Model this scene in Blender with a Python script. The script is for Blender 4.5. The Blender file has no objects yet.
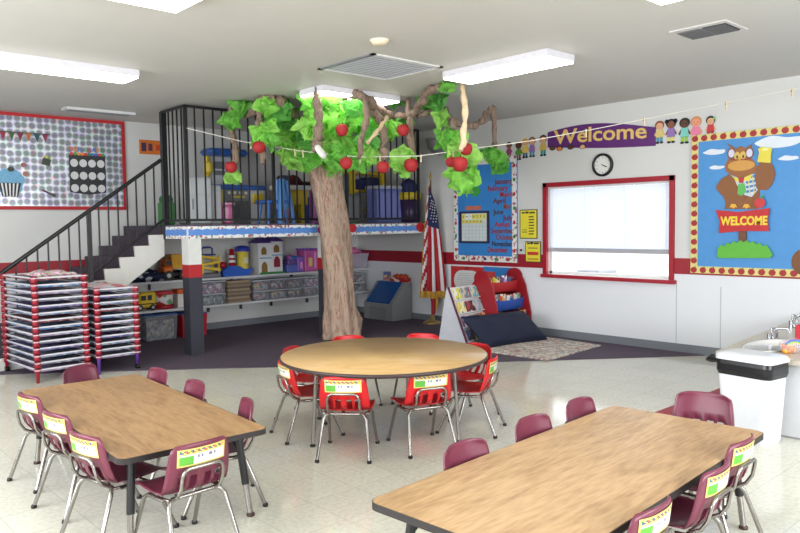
import bpy, math, random
from mathutils import Vector, Matrix, noise
random.seed(7)
PI = math.pi
col = bpy.context.scene.collection
sc = bpy.context.scene
# ------------------------------------------------------------------ camera model (measured from the photograph)
F = 726.8
R_ = Vector((0.73661765, -0.67616815, -0.0138226)); D_ = Vector((-0.04934038, -0.03334514, -0.99822524)); W_ = Vector((0.6745072, 0.73599235, -0.05792502))
CAM = Vector((0, 0, 1.55))
def ray(x, y): return R_*((x-400)/F) + D_*((y-266.5)/F) + W_
def on_z(x, y, z): d = ray(x, y); return CAM + d*((z-1.55)/d.z)
def on_x(x, y, X): d = ray(x, y); return CAM + d*(X/d.x)
def on_y(x, y, Y): d = ray(x, y); return CAM + d*(Y/d.y)
def at(x, y, dep): return CAM + ray(x, y)*dep
cd = bpy.data.cameras.new('camera'); cam = bpy.data.objects.new('camera', cd); col.objects.link(cam)
cd.sensor_width = 36; cd.lens = F*36/800; cd.clip_start = .05
m3 = Matrix((R_, -D_, -W_)).transposed(); cam.matrix_world = Matrix.Translation(CAM) @ m3.to_4x4()
sc.camera = cam
XB, YA, CH = 8.15, 10.0, 3.02      # right wall, back wall, ceiling height
XL, YF = -1.8, -1.8

# ------------------------------------------------------------------ materials
def lin(c):
    c = c/255.0
    return c/12.92 if c <= .04045 else ((c+.055)/1.055)**2.4
def rgb(t): return (lin(t[0]), lin(t[1]), lin(t[2]), 1)
MATS = {}
def mat(c, rough=.5, metal=0, noise_amt=.05, scale=12, emit=0, trans=0, coat=0, bump=0, alpha=1):
    key = (tuple(c), rough, metal, noise_amt, scale, emit, trans, coat, bump, alpha)
    if key in MATS: return MATS[key]
    m = bpy.data.materials.new('surface'); m.use_nodes = True
    nt = m.node_tree; b = nt.nodes['Principled BSDF']
    b.inputs['Roughness'].default_value = rough; b.inputs['Metallic'].default_value = metal
    if coat: b.inputs['Coat Weight'].default_value = coat
    if trans: b.inputs['Transmission Weight'].default_value = trans
    if alpha < 1: b.inputs['Alpha'].default_value = alpha
    if emit:
        b.inputs['Base Color'].default_value = rgb(c)
        b.inputs['Emission Color'].default_value = rgb(c); b.inputs['Emission Strength'].default_value = emit
    else:
        tc = nt.nodes.new('ShaderNodeTexCoord'); n = nt.nodes.new('ShaderNodeTexNoise'); n.inputs['Scale'].default_value = scale
        nt.links.new(tc.outputs['Object'], n.inputs['Vector'])
        r = nt.nodes.new('ShaderNodeMix'); r.data_type = 'RGBA'
        a = rgb(c); k = 1-noise_amt*1.6; k2 = 1+noise_amt*1.2
        r.inputs[6].default_value = (a[0]*k, a[1]*k, a[2]*k, 1)
        r.inputs[7].default_value = (min(1, a[0]*k2), min(1, a[1]*k2), min(1, a[2]*k2), 1)
        nt.links.new(n.outputs['Fac'], r.inputs[0]); nt.links.new(r.outputs[2], b.inputs['Base Color'])
        if bump:
            bp = nt.nodes.new('ShaderNodeBump'); bp.inputs['Strength'].default_value = bump
            nt.links.new(n.outputs['Fac'], bp.inputs['Height']); nt.links.new(bp.outputs[0], b.inputs['Normal'])
    MATS[key] = m
    return m
def nodes_mat(name):
    m = bpy.data.materials.new(name); m.use_nodes = True
    return m, m.node_tree, m.node_tree.nodes['Principled BSDF']
def ramp(nt, stops):
    r = nt.nodes.new('ShaderNodeValToRGB'); e = r.color_ramp.elements
    while len(e) < len(stops): e.new(.5)
    for i, (p, c) in enumerate(stops): e[i].position = p; e[i].color = rgb(c)
    return r
def wood_mat(c1, c2, c3, along='X'):
    m, nt, b = nodes_mat('oak_laminate')
    tc = nt.nodes.new('ShaderNodeTexCoord'); mp = nt.nodes.new('ShaderNodeMapping')
    s = (.7, 4.2, 1) if along == 'X' else (9, 1.1, 1)
    mp.inputs['Scale'].default_value = s
    nt.links.new(tc.outputs['Object'], mp.inputs['Vector'])
    n = nt.nodes.new('ShaderNodeTexNoise'); n.inputs['Scale'].default_value = 1.6; n.inputs['Detail'].default_value = 3; n.inputs['Distortion'].default_value = .6
    nt.links.new(mp.outputs[0], n.inputs['Vector'])
    mu = nt.nodes.new('ShaderNodeMath'); mu.operation = 'MULTIPLY'; mu.inputs[1].default_value = 7
    fr = nt.nodes.new('ShaderNodeMath'); fr.operation = 'PINGPONG'; fr.inputs[1].default_value = 1
    nt.links.new(n.outputs['Fac'], mu.inputs[0]); nt.links.new(mu.outputs[0], fr.inputs[0])
    n2 = nt.nodes.new('ShaderNodeTexNoise'); n2.inputs['Scale'].default_value = 14; n2.inputs['Detail'].default_value = 4
    nt.links.new(mp.outputs[0], n2.inputs['Vector'])
    mx = nt.nodes.new('ShaderNodeMath'); mx.operation = 'MULTIPLY_ADD'; mx.inputs[1].default_value = .3
    nt.links.new(fr.outputs[0], mx.inputs[0]); nt.links.new(n2.outputs['Fac'], mx.inputs[2])
    r = ramp(nt, [(.3, c1), (.6, c2), (.9, c3)])
    nt.links.new(mx.outputs[0], r.inputs[0]); nt.links.new(r.outputs[0], b.inputs['Base Color'])
    b.inputs['Roughness'].default_value = .34; b.inputs['Specular IOR Level'].default_value = .5
    return m
WOOD_R = wood_mat((150, 118, 82), (176, 142, 103), (194, 161, 121), 'X')
WOOD_L = wood_mat((138, 104, 68), (164, 128, 88), (180, 144, 102), 'X')
WOOD_C = wood_mat((170, 136, 88), (184, 150, 100), (194, 160, 110), 'X')
def floor_mat():
    m, nt, b = nodes_mat('vinyl_tile')
    tc = nt.nodes.new('ShaderNodeTexCoord')
    br = nt.nodes.new('ShaderNodeTexBrick'); br.offset = 0; br.inputs['Scale'].default_value = 1
    br.inputs['Brick Width'].default_value = .33; br.inputs['Row Height'].default_value = .33
    br.inputs['Mortar Size'].default_value = .0022; br.inputs['Mortar Smooth'].default_value = .2
    br.inputs['Color1'].default_value = rgb((216, 215, 205)); br.inputs['Color2'].default_value = rgb((222, 221, 211)); br.inputs['Mortar'].default_value = rgb((192, 191, 181))
    nt.links.new(tc.outputs['Object'], br.inputs['Vector'])
    n = nt.nodes.new('ShaderNodeTexNoise'); n.inputs['Scale'].default_value = 38; n.inputs['Detail'].default_value = 5
    nt.links.new(tc.outputs['Object'], n.inputs['Vector'])
    r = ramp(nt, [(.35, (240, 239, 234)), (.6, (255, 255, 252))]); nt.links.new(n.outputs['Fac'], r.inputs[0])
    mx = nt.nodes.new('ShaderNodeMix'); mx.data_type = 'RGBA'; mx.blend_type = 'MULTIPLY'; mx.inputs[0].default_value = 1
    nt.links.new(br.outputs['Color'], mx.inputs[6]); nt.links.new(r.outputs[0], mx.inputs[7]); nt.links.new(mx.outputs[2], b.inputs['Base Color'])
    n3 = nt.nodes.new('ShaderNodeTexNoise'); n3.inputs['Scale'].default_value = 3; nt.links.new(tc.outputs['Object'], n3.inputs['Vector'])
    mr = nt.nodes.new('ShaderNodeMapRange'); mr.inputs[3].default_value = .06; mr.inputs[4].default_value = .15
    nt.links.new(n3.outputs['Fac'], mr.inputs[0]); nt.links.new(mr.outputs[0], b.inputs['Roughness'])
    bp = nt.nodes.new('ShaderNodeBump'); bp.inputs['Strength'].default_value = .03; bp.inputs['Distance'].default_value = .01
    nt.links.new(n3.outputs['Fac'], bp.inputs['Height']); nt.links.new(bp.outputs[0], b.inputs['Normal'])
    return m
def speckle(c1, c2, c3, scale=90, rough=.95):
    m, nt, b = nodes_mat('speckled')
    tc = nt.nodes.new('ShaderNodeTexCoord'); n = nt.nodes.new('ShaderNodeTexNoise'); n.inputs['Scale'].default_value = scale; n.inputs['Detail'].default_value = 3
    nt.links.new(tc.outputs['Object'], n.inputs['Vector'])
    r = ramp(nt, [(.35, c1), (.5, c2), (.65, c3)]); nt.links.new(n.outputs['Fac'], r.inputs[0]); nt.links.new(r.outputs[0], b.inputs['Base Color'])
    b.inputs['Roughness'].default_value = rough
    return m
def voro(colors, scale=20, rough=.7, stretch=(1, 1, 1)):
    m, nt, b = nodes_mat('patchwork')
    tc = nt.nodes.new('ShaderNodeTexCoord'); mp = nt.nodes.new('ShaderNodeMapping'); mp.inputs['Scale'].default_value = stretch
    v = nt.nodes.new('ShaderNodeTexVoronoi'); v.inputs['Scale'].default_value = scale
    nt.links.new(tc.outputs['Object'], mp.inputs[0]); nt.links.new(mp.outputs[0], v.inputs['Vector'])
    sp = nt.nodes.new('ShaderNodeSeparateColor'); nt.links.new(v.outputs['Color'], sp.inputs[0])
    r = ramp(nt, [(i/len(colors), c) for i, c in enumerate(colors)]); r.color_ramp.interpolation = 'CONSTANT'
    nt.links.new(sp.outputs[0], r.inputs[0]); nt.links.new(r.outputs[0], b.inputs['Base Color']); b.inputs['Roughness'].default_value = rough
    return m
def holo_mat():
    m, nt, b = nodes_mat('holographic_paper')
    tc = nt.nodes.new('ShaderNodeTexCoord'); mp = nt.nodes.new('ShaderNodeMapping'); mp.inputs['Rotation'].default_value = (0, 0, .0); mp.inputs['Scale'].default_value = (11.5, 11.5, 11.5)
    nt.links.new(tc.outputs['Object'], mp.inputs[0])
    v = nt.nodes.new('ShaderNodeTexVoronoi'); v.inputs['Scale'].default_value = 1; v.inputs['Randomness'].default_value = .22
    nt.links.new(mp.outputs[0], v.inputs['Vector'])
    r = ramp(nt, [(.0, (140, 141, 145)), (.34, (150, 151, 156)), (.45, (192, 193, 200)), (.6, (244, 244, 248))]); nt.links.new(v.outputs['Distance'], r.inputs[0])
    n = nt.nodes.new('ShaderNodeTexNoise'); n.inputs['Scale'].default_value = .8; n.inputs['Detail'].default_value = 4; nt.links.new(mp.outputs[0], n.inputs['Vector'])
    r2 = ramp(nt, [(.34, (255, 205, 225)), (.42, (205, 255, 240)), (.48, (255, 255, 255)), (.54, (225, 212, 255)), (.6, (225, 240, 255)), (.68, (255, 240, 215))]); nt.links.new(n.outputs['Fac'], r2.inputs[0])  # iridescent tints and sparkle are painted into the base colour
    mx = nt.nodes.new('ShaderNodeMix'); mx.data_type = 'RGBA'; mx.blend_type = 'MULTIPLY'; mx.inputs[0].default_value = .8
    nt.links.new(r.outputs[0], mx.inputs[6]); nt.links.new(r2.outputs[0], mx.inputs[7]); nt.links.new(mx.outputs[2], b.inputs['Base Color'])
    b.inputs['Roughness'].default_value = .25; b.inputs['Metallic'].default_value = .3
    return m
def leaf_mat(c):
    m = bpy.data.materials.new('tissue_paper'); m.use_nodes = True; nt = m.node_tree
    b = nt.nodes['Principled BSDF']; b.inputs['Roughness'].default_value = .75
    tc = nt.nodes.new('ShaderNodeTexCoord'); n = nt.nodes.new('ShaderNodeTexNoise'); n.inputs['Scale'].default_value = 9
    nt.links.new(tc.outputs['Object'], n.inputs['Vector'])
    r = ramp(nt, [(.3, tuple(int(q*.82) for q in c)), (.7, c)]); nt.links.new(n.outputs['Fac'], r.inputs[0]); nt.links.new(r.outputs[0], b.inputs['Base Color'])
    t = nt.nodes.new('ShaderNodeBsdfTranslucent'); nt.links.new(r.outputs[0], t.inputs['Color'])
    mx = nt.nodes.new('ShaderNodeMixShader'); mx.inputs[0].default_value = .5
    nt.links.new(b.outputs[0], mx.inputs[1]); nt.links.new(t.outputs[0], mx.inputs[2])
    nt.links.new(mx.outputs[0], nt.nodes['Material Output'].inputs['Surface'])
    return m
def paper_bark(k=1.0):  # crumpled kraft paper
    m, nt, b = nodes_mat('crumpled_kraft_paper')
    tc = nt.nodes.new('ShaderNodeTexCoord'); mp = nt.nodes.new('ShaderNodeMapping'); mp.inputs['Scale'].default_value = (1, 1, .16)
    nt.links.new(tc.outputs['Object'], mp.inputs[0])
    n = nt.nodes.new('ShaderNodeTexNoise'); n.inputs['Scale'].default_value = 26; n.inputs['Detail'].default_value = 3; nt.links.new(mp.outputs[0], n.inputs['Vector'])
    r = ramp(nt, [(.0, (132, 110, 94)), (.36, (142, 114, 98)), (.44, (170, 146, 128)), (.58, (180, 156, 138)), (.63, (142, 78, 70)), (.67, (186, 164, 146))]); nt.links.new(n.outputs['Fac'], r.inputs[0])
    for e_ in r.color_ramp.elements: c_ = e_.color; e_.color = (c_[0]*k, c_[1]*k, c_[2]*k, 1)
    nt.links.new(r.outputs[0], b.inputs['Base Color']); b.inputs['Roughness'].default_value = .85
    bp = nt.nodes.new('ShaderNodeBump'); bp.inputs['Strength'].default_value = .7; bp.inputs['Distance'].default_value = .03
    nt.links.new(n.outputs['Fac'], bp.inputs['Height']); nt.links.new(bp.outputs[0], b.inputs['Normal'])
    return m
WHITE = mat((212, 212, 210), .6); CHROME = mat((158, 154, 150), .24, .95, .02); BLACK = mat((22, 22, 26), .4)
REDP = mat((168, 22, 38), .4); STRIPE = mat((150, 20, 38), .45); NAVY = mat((52, 52, 64), .7)
MAROON = mat((108, 44, 64), .33, 0, .04, 6); REDC = mat((196, 22, 30), .35, 0, .04, 6)
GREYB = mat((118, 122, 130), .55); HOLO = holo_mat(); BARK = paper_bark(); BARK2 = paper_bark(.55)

# ------------------------------------------------------------------ mesh builder
class MB:
    def __init__(s, M=None): s.v = []; s.f = []; s.mi = []; s.mats = []; s.M = M; s.sm = []
    def m(s, mt):
        if mt not in s.mats: s.mats.append(mt)
        return s.mats.index(mt)
    def add(s, vs, fs, mt, smooth=False):
        o = len(s.v)
        for v in vs:
            v = Vector(v)
            s.v.append(s.M @ v if s.M else v)
        i = s.m(mt)
        for f in fs: s.f.append([k+o for k in f]); s.mi.append(i); s.sm.append(smooth)
        return s
    def box(s, c, d, mt, rz=0, rx=0, ry=0, bev=0):
        x, y, z = d[0]/2, d[1]/2, d[2]/2
        E = Matrix.Rotation(rz, 3, 'Z') @ Matrix.Rotation(ry, 3, 'Y') @ Matrix.Rotation(rx, 3, 'X')
        if bev:
            b = min(bev, x*.9, y*.9, z*.9)
            ring = lambda zz, k: [(px, py, zz) for px, py in ((-x+k, -y), (x-k, -y), (x, -y+k), (x, y-k), (x-k, y), (-x+k, y), (-x, y-k), (-x, -y+k))]
            def ins(zz, k): return [(max(-x+k, min(x-k, a)), max(-y+k, min(y-k, b_)), zz) for a, b_, _ in ring(zz, b)]
            vs = ins(-z, b)+ring(-z+b, b)+ring(z-b, b)+ins(z, b)
            vs = [Vector(c)+E @ Vector(v) for v in vs]
            fs = [list(range(7, -1, -1)), list(range(24, 32))]
            for L in range(3):
                for i in range(8): j = (i+1) % 8; fs.append([L*8+i, L*8+j, L*8+8+j, L*8+8+i])
            return s.add(vs, fs, mt)
        vs = [Vector(c)+E @ Vector((a*x, b_*y, e*z)) for a in (-1, 1) for b_ in (-1, 1) for e in (-1, 1)]
        return s.add(vs, [(0, 1, 3, 2), (4, 6, 7, 5), (0, 4, 5, 1), (2, 3, 7, 6), (0, 2, 6, 4), (1, 5, 7, 3)], mt)
    def bb(s, a, b, mt, bev=0): return s.box([(a[i]+b[i])/2 for i in range(3)], [abs(b[i]-a[i]) for i in range(3)], mt, bev=bev)
    def tube(s, pts, r, mt, n=8, cap=True, smooth=True):
        pts = [Vector(p) for p in pts]; rs = r if isinstance(r, (list, tuple)) else [r]*len(pts)
        vs = []; up = None
        for i, p in enumerate(pts):
            t = (pts[min(i+1, len(pts)-1)]-pts[max(i-1, 0)]).normalized()
            if up is None: up = Vector((0, 0, 1)) if abs(t.z) < .9 else Vector((1, 0, 0))
            a = (up-t*up.dot(t)).normalized(); b = t.cross(a); up = a
            for k in range(n): an = 2*PI*k/n; vs.append(p+a*math.cos(an)*rs[i]+b*math.sin(an)*rs[i])
        fs = []
        for i in range(len(pts)-1):
            for k in range(n): j = (k+1) % n; fs.append([i*n+k, i*n+j, (i+1)*n+j, (i+1)*n+k])
        s.add(vs, fs, mt, smooth)
        if cap: s.add(vs[:n], [list(range(n-1, -1, -1))], mt); s.add(vs[-n:], [list(range(n))], mt)
        return s
    def lathe(s, prof, c, mt, n=24, sx=1, sy=1, smooth=True, caps=True):
        vs = [Vector(c)+Vector((r*sx*math.cos(2*PI*k/n), r*sy*math.sin(2*PI*k/n), z)) for r, z in prof for k in range(n)]
        fs = [[i*n+k, i*n+(k+1) % n, (i+1)*n+(k+1) % n, (i+1)*n+k] for i in range(len(prof)-1) for k in range(n)]
        if caps and prof[0][0] > 1e-4: fs.append(list(range(n-1, -1, -1)))
        if caps and prof[-1][0] > 1e-4: fs.append([(len(prof)-1)*n+k for k in range(n)])
        return s.add(vs, fs, mt, smooth)
    def ball(s, c, r, mt, n=12):
        r = r if isinstance(r, (tuple, list)) else (r, r, r)
        pr = [(max(1e-5, math.sin(PI*i/8)), -math.cos(PI*i/8)) for i in range(9)]
        vs = [Vector(c)+Vector((a*math.cos(2*PI*k/n)*r[0], a*math.sin(2*PI*k/n)*r[1], z*r[2])) for a, z in pr for k in range(n)]
        fs = [[i*n+k, i*n+(k+1) % n, (i+1)*n+(k+1) % n, (i+1)*n+k] for i in range(8) for k in range(n)]
        return s.add(vs, fs, mt, True)
    def poly(s, pts, z0, z1, mt):          # outline in local XY, extruded along Z
        n = len(pts); A = sum(pts[i][0]*pts[(i+1) % n][1]-pts[(i+1) % n][0]*pts[i][1] for i in range(n))
        if A < 0: pts = pts[::-1]
        vs = [(x, y, z0) for x, y in pts]+[(x, y, z1) for x, y in pts]
        fs = [list(range(n-1, -1, -1)), list(range(n, 2*n))]+[[i, (i+1) % n, n+(i+1) % n, n+i] for i in range(n)]
        return s.add(vs, fs, mt)
    def rect(s, x0, y0, x1, y1, z0, z1, mt): return s.poly([(x0, y0), (x1, y0), (x1, y1), (x0, y1)], z0, z1, mt)
    def disc(s, cx, cy, rx, ry, z0, z1, mt, n=18, a0=0, a1=2*PI):
        k = n if a1-a0 > 6.2 else n+1
        return s.poly([(cx+rx*math.cos(a0+(a1-a0)*i/n), cy+ry*math.sin(a0+(a1-a0)*i/n)) for i in range(k)], z0, z1, mt)
    def build(s, name, parent=None, loc=None, rz=0, mw=None):
        me = bpy.data.meshes.new(name); me.from_pydata([tuple(v) for v in s.v], [], s.f)
        for m in s.mats: me.materials.append(m)
        for i, p in enumerate(me.polygons): p.material_index = s.mi[i]; p.use_smooth = s.sm[i]
        me.update()
        o = bpy.data.objects.new(name, me); col.objects.link(o)
        if parent: o.parent = parent
        if loc is not None: o.location = loc
        if rz: o.rotation_euler = (0, 0, rz)
        if mw is not None: o.matrix_world = mw
        return o
def tag(o, label=None, cat=None, group=None, kind=None):
    if label: o['label'] = label
    if cat: o['category'] = cat
    if group: o['group'] = group
    if kind: o['kind'] = kind
    return o
def thing(name, label, cat, loc=(0, 0, 0), rz=0, group=None, mw=None):
    o = bpy.data.objects.new(name, None); col.objects.link(o); o.location = loc; o.rotation_euler = (0, 0, rz); o.empty_display_size = .1
    if mw is not None: o.matrix_world = mw
    return tag(o, label, cat, group)
def struct(name, mb, parent=None):
    o = mb.build(name, parent); o['kind'] = 'structure'; return o
def dup(root, loc, rz, label=None, mw=None):
    r = root.copy(); col.objects.link(r); r.location = loc; r.rotation_euler = (0, 0, rz)
    if label: r['label'] = label
    for ch in list(root.children):
        c = ch.copy(); col.objects.link(c); c.parent = r
        for g in list(ch.children):
            d = g.copy(); col.objects.link(d); d.parent = c
    return r
def wallB(y, z, d=.0):   # frame on the right wall: local X to the right in the photo, Y up, Z into the room
    return Matrix.Translation((XB-d, y, z)) @ Matrix(((0, 0, -1), (-1, 0, 0), (0, 1, 0))).to_4x4()
def wallA(x, z, d=.0, y=YA):
    return Matrix.Translation((x, y-d, z)) @ Matrix(((1, 0, 0), (0, 0, -1), (0, 1, 0))).to_4x4()
def text(mb, s, x, y, h, z0, z1, mt, width=None, bend=None, shear=0, bold=.0):
    cu = bpy.data.curves.new('t', 'FONT'); cu.body = s; cu.size = h; cu.align_x = 'CENTER'; cu.align_y = 'CENTER'; cu.extrude = (z1-z0)/2; cu.offset = bold; cu.shear = shear
    cu.resolution_u = 3
    o = bpy.data.objects.new('t', cu); col.objects.link(o)
    bpy.context.view_layer.update()
    me = bpy.data.meshes.new_from_object(o.evaluated_get(bpy.context.evaluated_depsgraph_get()))
    vs = [v.co.copy() for v in me.vertices]; fs = [list(p.vertices) for p in me.polygons]
    if vs:
        w = max(v.x for v in vs)-min(v.x for v in vs); k = (width/w) if width and w > 0 else 1
        for v in vs:
            v.x *= k; v.y += bend(v.x) if bend else 0
            v.x += x; v.y += y; v.z += (z0+z1)/2
        mb.add(vs, fs, mt)
    bpy.data.objects.remove(o); bpy.data.curves.remove(cu); bpy.data.meshes.remove(me)
def rrect(x0, y0, x1, y1, r, n=5):
    P = []
    for cx, cy, a in ((x1-r, y1-r, 0), (x0+r, y1-r, PI/2), (x0+r, y0+r, PI), (x1-r, y0+r, 1.5*PI)):
        for i in range(n+1): P.append((cx+r*math.cos(a+PI/2*i/n), cy+r*math.sin(a+PI/2*i/n)))
    return P

# ------------------------------------------------------------------ the room
struct('floor', MB().bb((XL-.2, YF-.2, -.1), (XB+.2, YA+.2, 0), floor_mat()))
CEIL = mat((198, 196, 191), .55, 0, .02, 3)
struct('ceiling', MB().bb((XL-.2, YF-.2, CH), (XB+.2, YA+.2, CH+.15), CEIL))
WALL = mat((208, 208, 207), .55, 0, .015, 2)
struct('wall_back', MB().bb((XL-.2, YA, 0), (XB+.2, YA+.2, CH), WALL))
wy0, wy1, wz0, wz1 = 4.14, 5.95, .85, 2.05          # window opening in the right wall
w = MB()
w.bb((XB, YF-.2, 0), (XB+.16, wy0, CH), WALL); w.bb((XB, wy1, 0), (XB+.16, YA, CH), WALL)
w.bb((XB, wy0, 0), (XB+.16, wy1, wz0), WALL); w.bb((XB, wy0, wz1), (XB+.16, wy1, CH), WALL)
struct('wall_right', w)
# two unseen walls; wide window openings added in them to let in fill light
w = MB()
w.bb((XL-.2, YF, 0), (XL, YA, .9), WALL); w.bb((XL-.2, YF, 2.4), (XL, YA, CH), WALL); w.bb((XL-.2, YF, .9), (XL, 0.2, 2.4), WALL); w.bb((XL-.2, 7.2, .9), (XL, YA, 2.4), WALL)
struct('wall_left', w)
w = MB()
w.bb((XL-.2, YF-.2, 0), (XB, YF, .9), WALL); w.bb((XL-.2, YF-.2, 2.4), (XB, YF, CH), WALL); w.bb((XL-.2, YF-.2, .9), (.6, YF, 2.4), WALL); w.bb((5.6, YF-.2, .9), (XB, YF, 2.4), WALL)
struct('wall_front', w)
LOWP = mat((222, 224, 230), .3, 0, .015, 2)
w = MB(); w.bb((XB-.006, 2.3, .1), (XB, wy0-.03, .925), LOWP); w.bb((XB-.006, wy1+.03, .1), (XB, YA, .925), LOWP); w.bb((XB-.006, wy0-.03, .1), (XB, wy1+.03, wz0-.045), LOWP)
for y in (4.08, 3.56, 6.3, 7.5): w.bb((XB-.009, y-.004, .1), (XB-.005, y+.004, .8), mat((176, 180, 190), .5))
struct('trim_1', w)
struct('trim_2', MB().bb((XB-.012, YF, .925), (XB, wy0-.03, 1.11), STRIPE).bb((XB-.012, wy1+.03, .925), (XB, YA, 1.11), STRIPE))
struct('trim_3', MB().bb((XL, YA-.012, .96), (4.0, YA, 1.14), STRIPE))
struct('baseboard_right', MB().bb((XB-.016, YF, 0), (XB, YA, .105), GREYB))
struct('baseboard_back', MB().bb((XL, YA-.016, 0), (XB-.016, YA, .105), GREYB))
# carpet area
CARP = speckle((66, 56, 72), (84, 72, 88), (100, 88, 104), 130)
struct('carpet_1', MB().poly([(XB-.017, 3.74), (6.25, 5.17), (3.7, 7.28), (2.75, 8.02), (1.0, 9.4), (1.0, YA-.017), (XB-.017, YA-.017)], 0, .008, CARP)) 
# window in the right wall
fr = MB(); FRM = mat((158, 22, 42), .4)
fr.bb((XB-.03, wy0-.03, wz0-.0), (XB+.02, wy0+.03, wz1+.03), FRM); fr.bb((XB-.03, wy1-.03, wz0), (XB+.02, wy1+.03, wz1+.03), FRM)
fr.bb((XB-.03, wy0-.03, wz1-.03), (XB+.02, wy1+.03, wz1+.03), FRM)
wf = struct('window_1', fr)
struct('window_sill', MB().bb((XB-.07, wy0-.06, wz0-.045), (XB+.1, wy1+.04, wz0), FRM), wf)
sf = MB(); WF = mat((226, 226, 226), .4)
sf.bb((XB+.09, wy0, wz0), (XB+.13, wy0+.04, wz1), WF).bb((XB+.09, wy1-.04, wz0), (XB+.13, wy1, wz1), WF).bb((XB+.09, wy0, wz1-.04), (XB+.13, wy1, wz1), WF).bb((XB+.09, wy0, wz0), (XB+.13, wy1, wz0+.035), WF)
struct('window_sash', sf, wf)
gm = bpy.data.materials.new('clear_glass'); gm.use_nodes = True; g = gm.node_tree
tb = g.nodes.new('ShaderNodeBsdfTransparent'); gl = g.nodes.new('ShaderNodeBsdfGlossy'); gl.inputs['Roughness'].default_value = .02; mxs = g.nodes.new('ShaderNodeMixShader'); mxs.inputs[0].default_value = .06
g.links.new(tb.outputs[0], mxs.inputs[1]); g.links.new(gl.outputs[0], mxs.inputs[2]); g.links.new(mxs.outputs[0], g.nodes['Material Output'].inputs['Surface'])
struct('window_glass', MB().bb((XB+.107, wy0+.03, wz0+.03), (XB+.112, wy1-.03, wz1-.03), gm), wf)
# blinds
bm_ = bpy.data.materials.new('blind_vinyl'); bm_.use_nodes = True; g = bm_.node_tree; b = g.nodes['Principled BSDF']; b.inputs['Base Color'].default_value = rgb((240, 241, 244)); b.inputs['Roughness'].default_value = .4
tr = g.nodes.new('ShaderNodeBsdfTranslucent'); tr.inputs['Color'].default_value = rgb((236, 240, 248)); mxs = g.nodes.new('ShaderNodeMixShader'); mxs.inputs[0].default_value = .62
g.links.new(b.outputs[0], mxs.inputs[1]); g.links.new(tr.outputs[0], mxs.inputs[2]); g.links.new(mxs.outputs[0], g.nodes['Material Output'].inputs['Surface'])
bl = thing('window_blind', 'white horizontal slat blind lowered most of the way down the red framed window', 'blind', (XB+.04, (wy0+wy1)/2, wz1))
hw = (wy1-wy0)/2-.03
sl = MB(); n = 34; zb = 1.17-wz1
for i in range(n):
    z = -.07+(zb+.09)*i/(n-1)
    sl.box((0, 0, z), (.003, 2*hw-.03, .0275), bm_, ry=.42)
sl.build('slats', bl)
MB().bb((-.025, -hw, -.055), (.025, hw, -.004), mat((208, 208, 212), .5)).build('headrail', bl)
MB().bb((-.02, -hw, zb-.02), (.02, hw, zb+.035), mat((168, 168, 176), .5)).build('bottom_rail', bl)
c = MB()
for y in (-hw*.93, -hw*.3, hw*.35, hw*.93): c.tube([(-.018, y, -.05), (-.018, y, zb)], .0025, mat((225, 225, 225), .6), 5)
c.build('ladder_cord', bl)
# what stands outside the window
gr = MB().bb((XB+.2, -14, -.25), (40, 34, -.15), mat((205, 200, 190), .9)); struct('ground', gr)
o = thing('distant_house', 'pale low house across the yard, seen under the window blind', 'house', (26, 17.2, -.15))
MB().bb((-2, -3.6, 0), (2, 3.6, 1.1), mat((236, 226, 214), .8)).build('wall', o)
MB().add([(-2.3, -4, 1.1), (2.3, -4, 1.1), (2.3, 4, 1.1), (-2.3, 4, 1.1), (0, -3, 1.5), (0, 3, 1.5)], [(0, 3, 2, 1), (0, 1, 4), (1, 2, 5, 4), (2, 3, 5), (3, 0, 4, 5)], mat((214, 196, 176), .8)).build('roof', o)
o = thing('air_conditioner', 'small grey box unit standing outside beneath the blind', 'air conditioner', (9.6, 6.08, -.15))
MB().bb((-.25, -.2, 0), (.25, .2, .98), mat((148, 150, 158), .6), bev=.02).build('casing', o)
gmb = MB()
for i in range(10): gmb.bb((-.262, -.16, .12+i*.08), (-.25, .16, .15+i*.08), mat((88, 90, 98), .6))
gmb.build('grille', o)

# ------------------------------------------------------------------ ceiling fixtures
DIFF = mat((255, 253, 246), .4, emit=9.0)
DIFFW = mat((255, 250, 226), .4, emit=5.0)
def ceiling_light(x0, y0, x1, y1, label, dm=DIFF):
    t = thing('ceiling_light', label, 'ceiling light', ((x0+x1)/2, (y0+y1)/2, CH), 0, 'surface mounted ceiling lights')
    a, b = (x1-x0)/2, (y1-y0)/2
    MB().bb((-a, -b, -.06), (a, b, 0), mat((215, 213, 220), .5)).build('frame', t)
    MB().bb((-a+.008, -b+.008, -.075), (a-.008, b-.008, -.059), dm).build('diffuser', t)
ceiling_light(5.15, 3.74, 5.55, 4.97, 'long white box ceiling light right of the square grille vent')
ceiling_light(1.60, 6.69, 2.87, 7.05, 'long white box ceiling light above the silver bulletin board')
ceiling_light(.98, 4.14, 2.21, 4.54, 'warm box ceiling light cut by the top edge, left of centre', DIFFW)
ceiling_light(4.1, 1.16, 4.52, 2.39, 'box ceiling light cut by the top edge, beside the small two-part vent', DIFFW)
ceiling_light(4.62, 6.2, 5.72, 6.62, 'box ceiling light half hidden behind the green paper leaves')
ceiling_light(1.2, 1.2, 2.4, 1.62, 'added box ceiling light overhead, out of view')  # unseen fixture, added for more light from above
v = thing('ceiling_vent', 'large square white louvred return vent in the ceiling', 'vent', (4.55, 5.2, CH), 0)
MB().bb((-.43, -.4, -.012), (.43, -.36, 0), WHITE).bb((-.43, .36, -.012), (.43, .4, 0), WHITE).bb((-.43, -.4, -.012), (-.39, .4, 0), mat((120, 122, 128), .5)).bb((.39, -.4, -.012), (.43, .4, 0), WHITE).build('frame', v)
MB().bb((-.39, -.36, -.003), (.39, .36, 0), mat((170, 172, 180), .6)).build('backing', v)
lv = MB()
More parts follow.
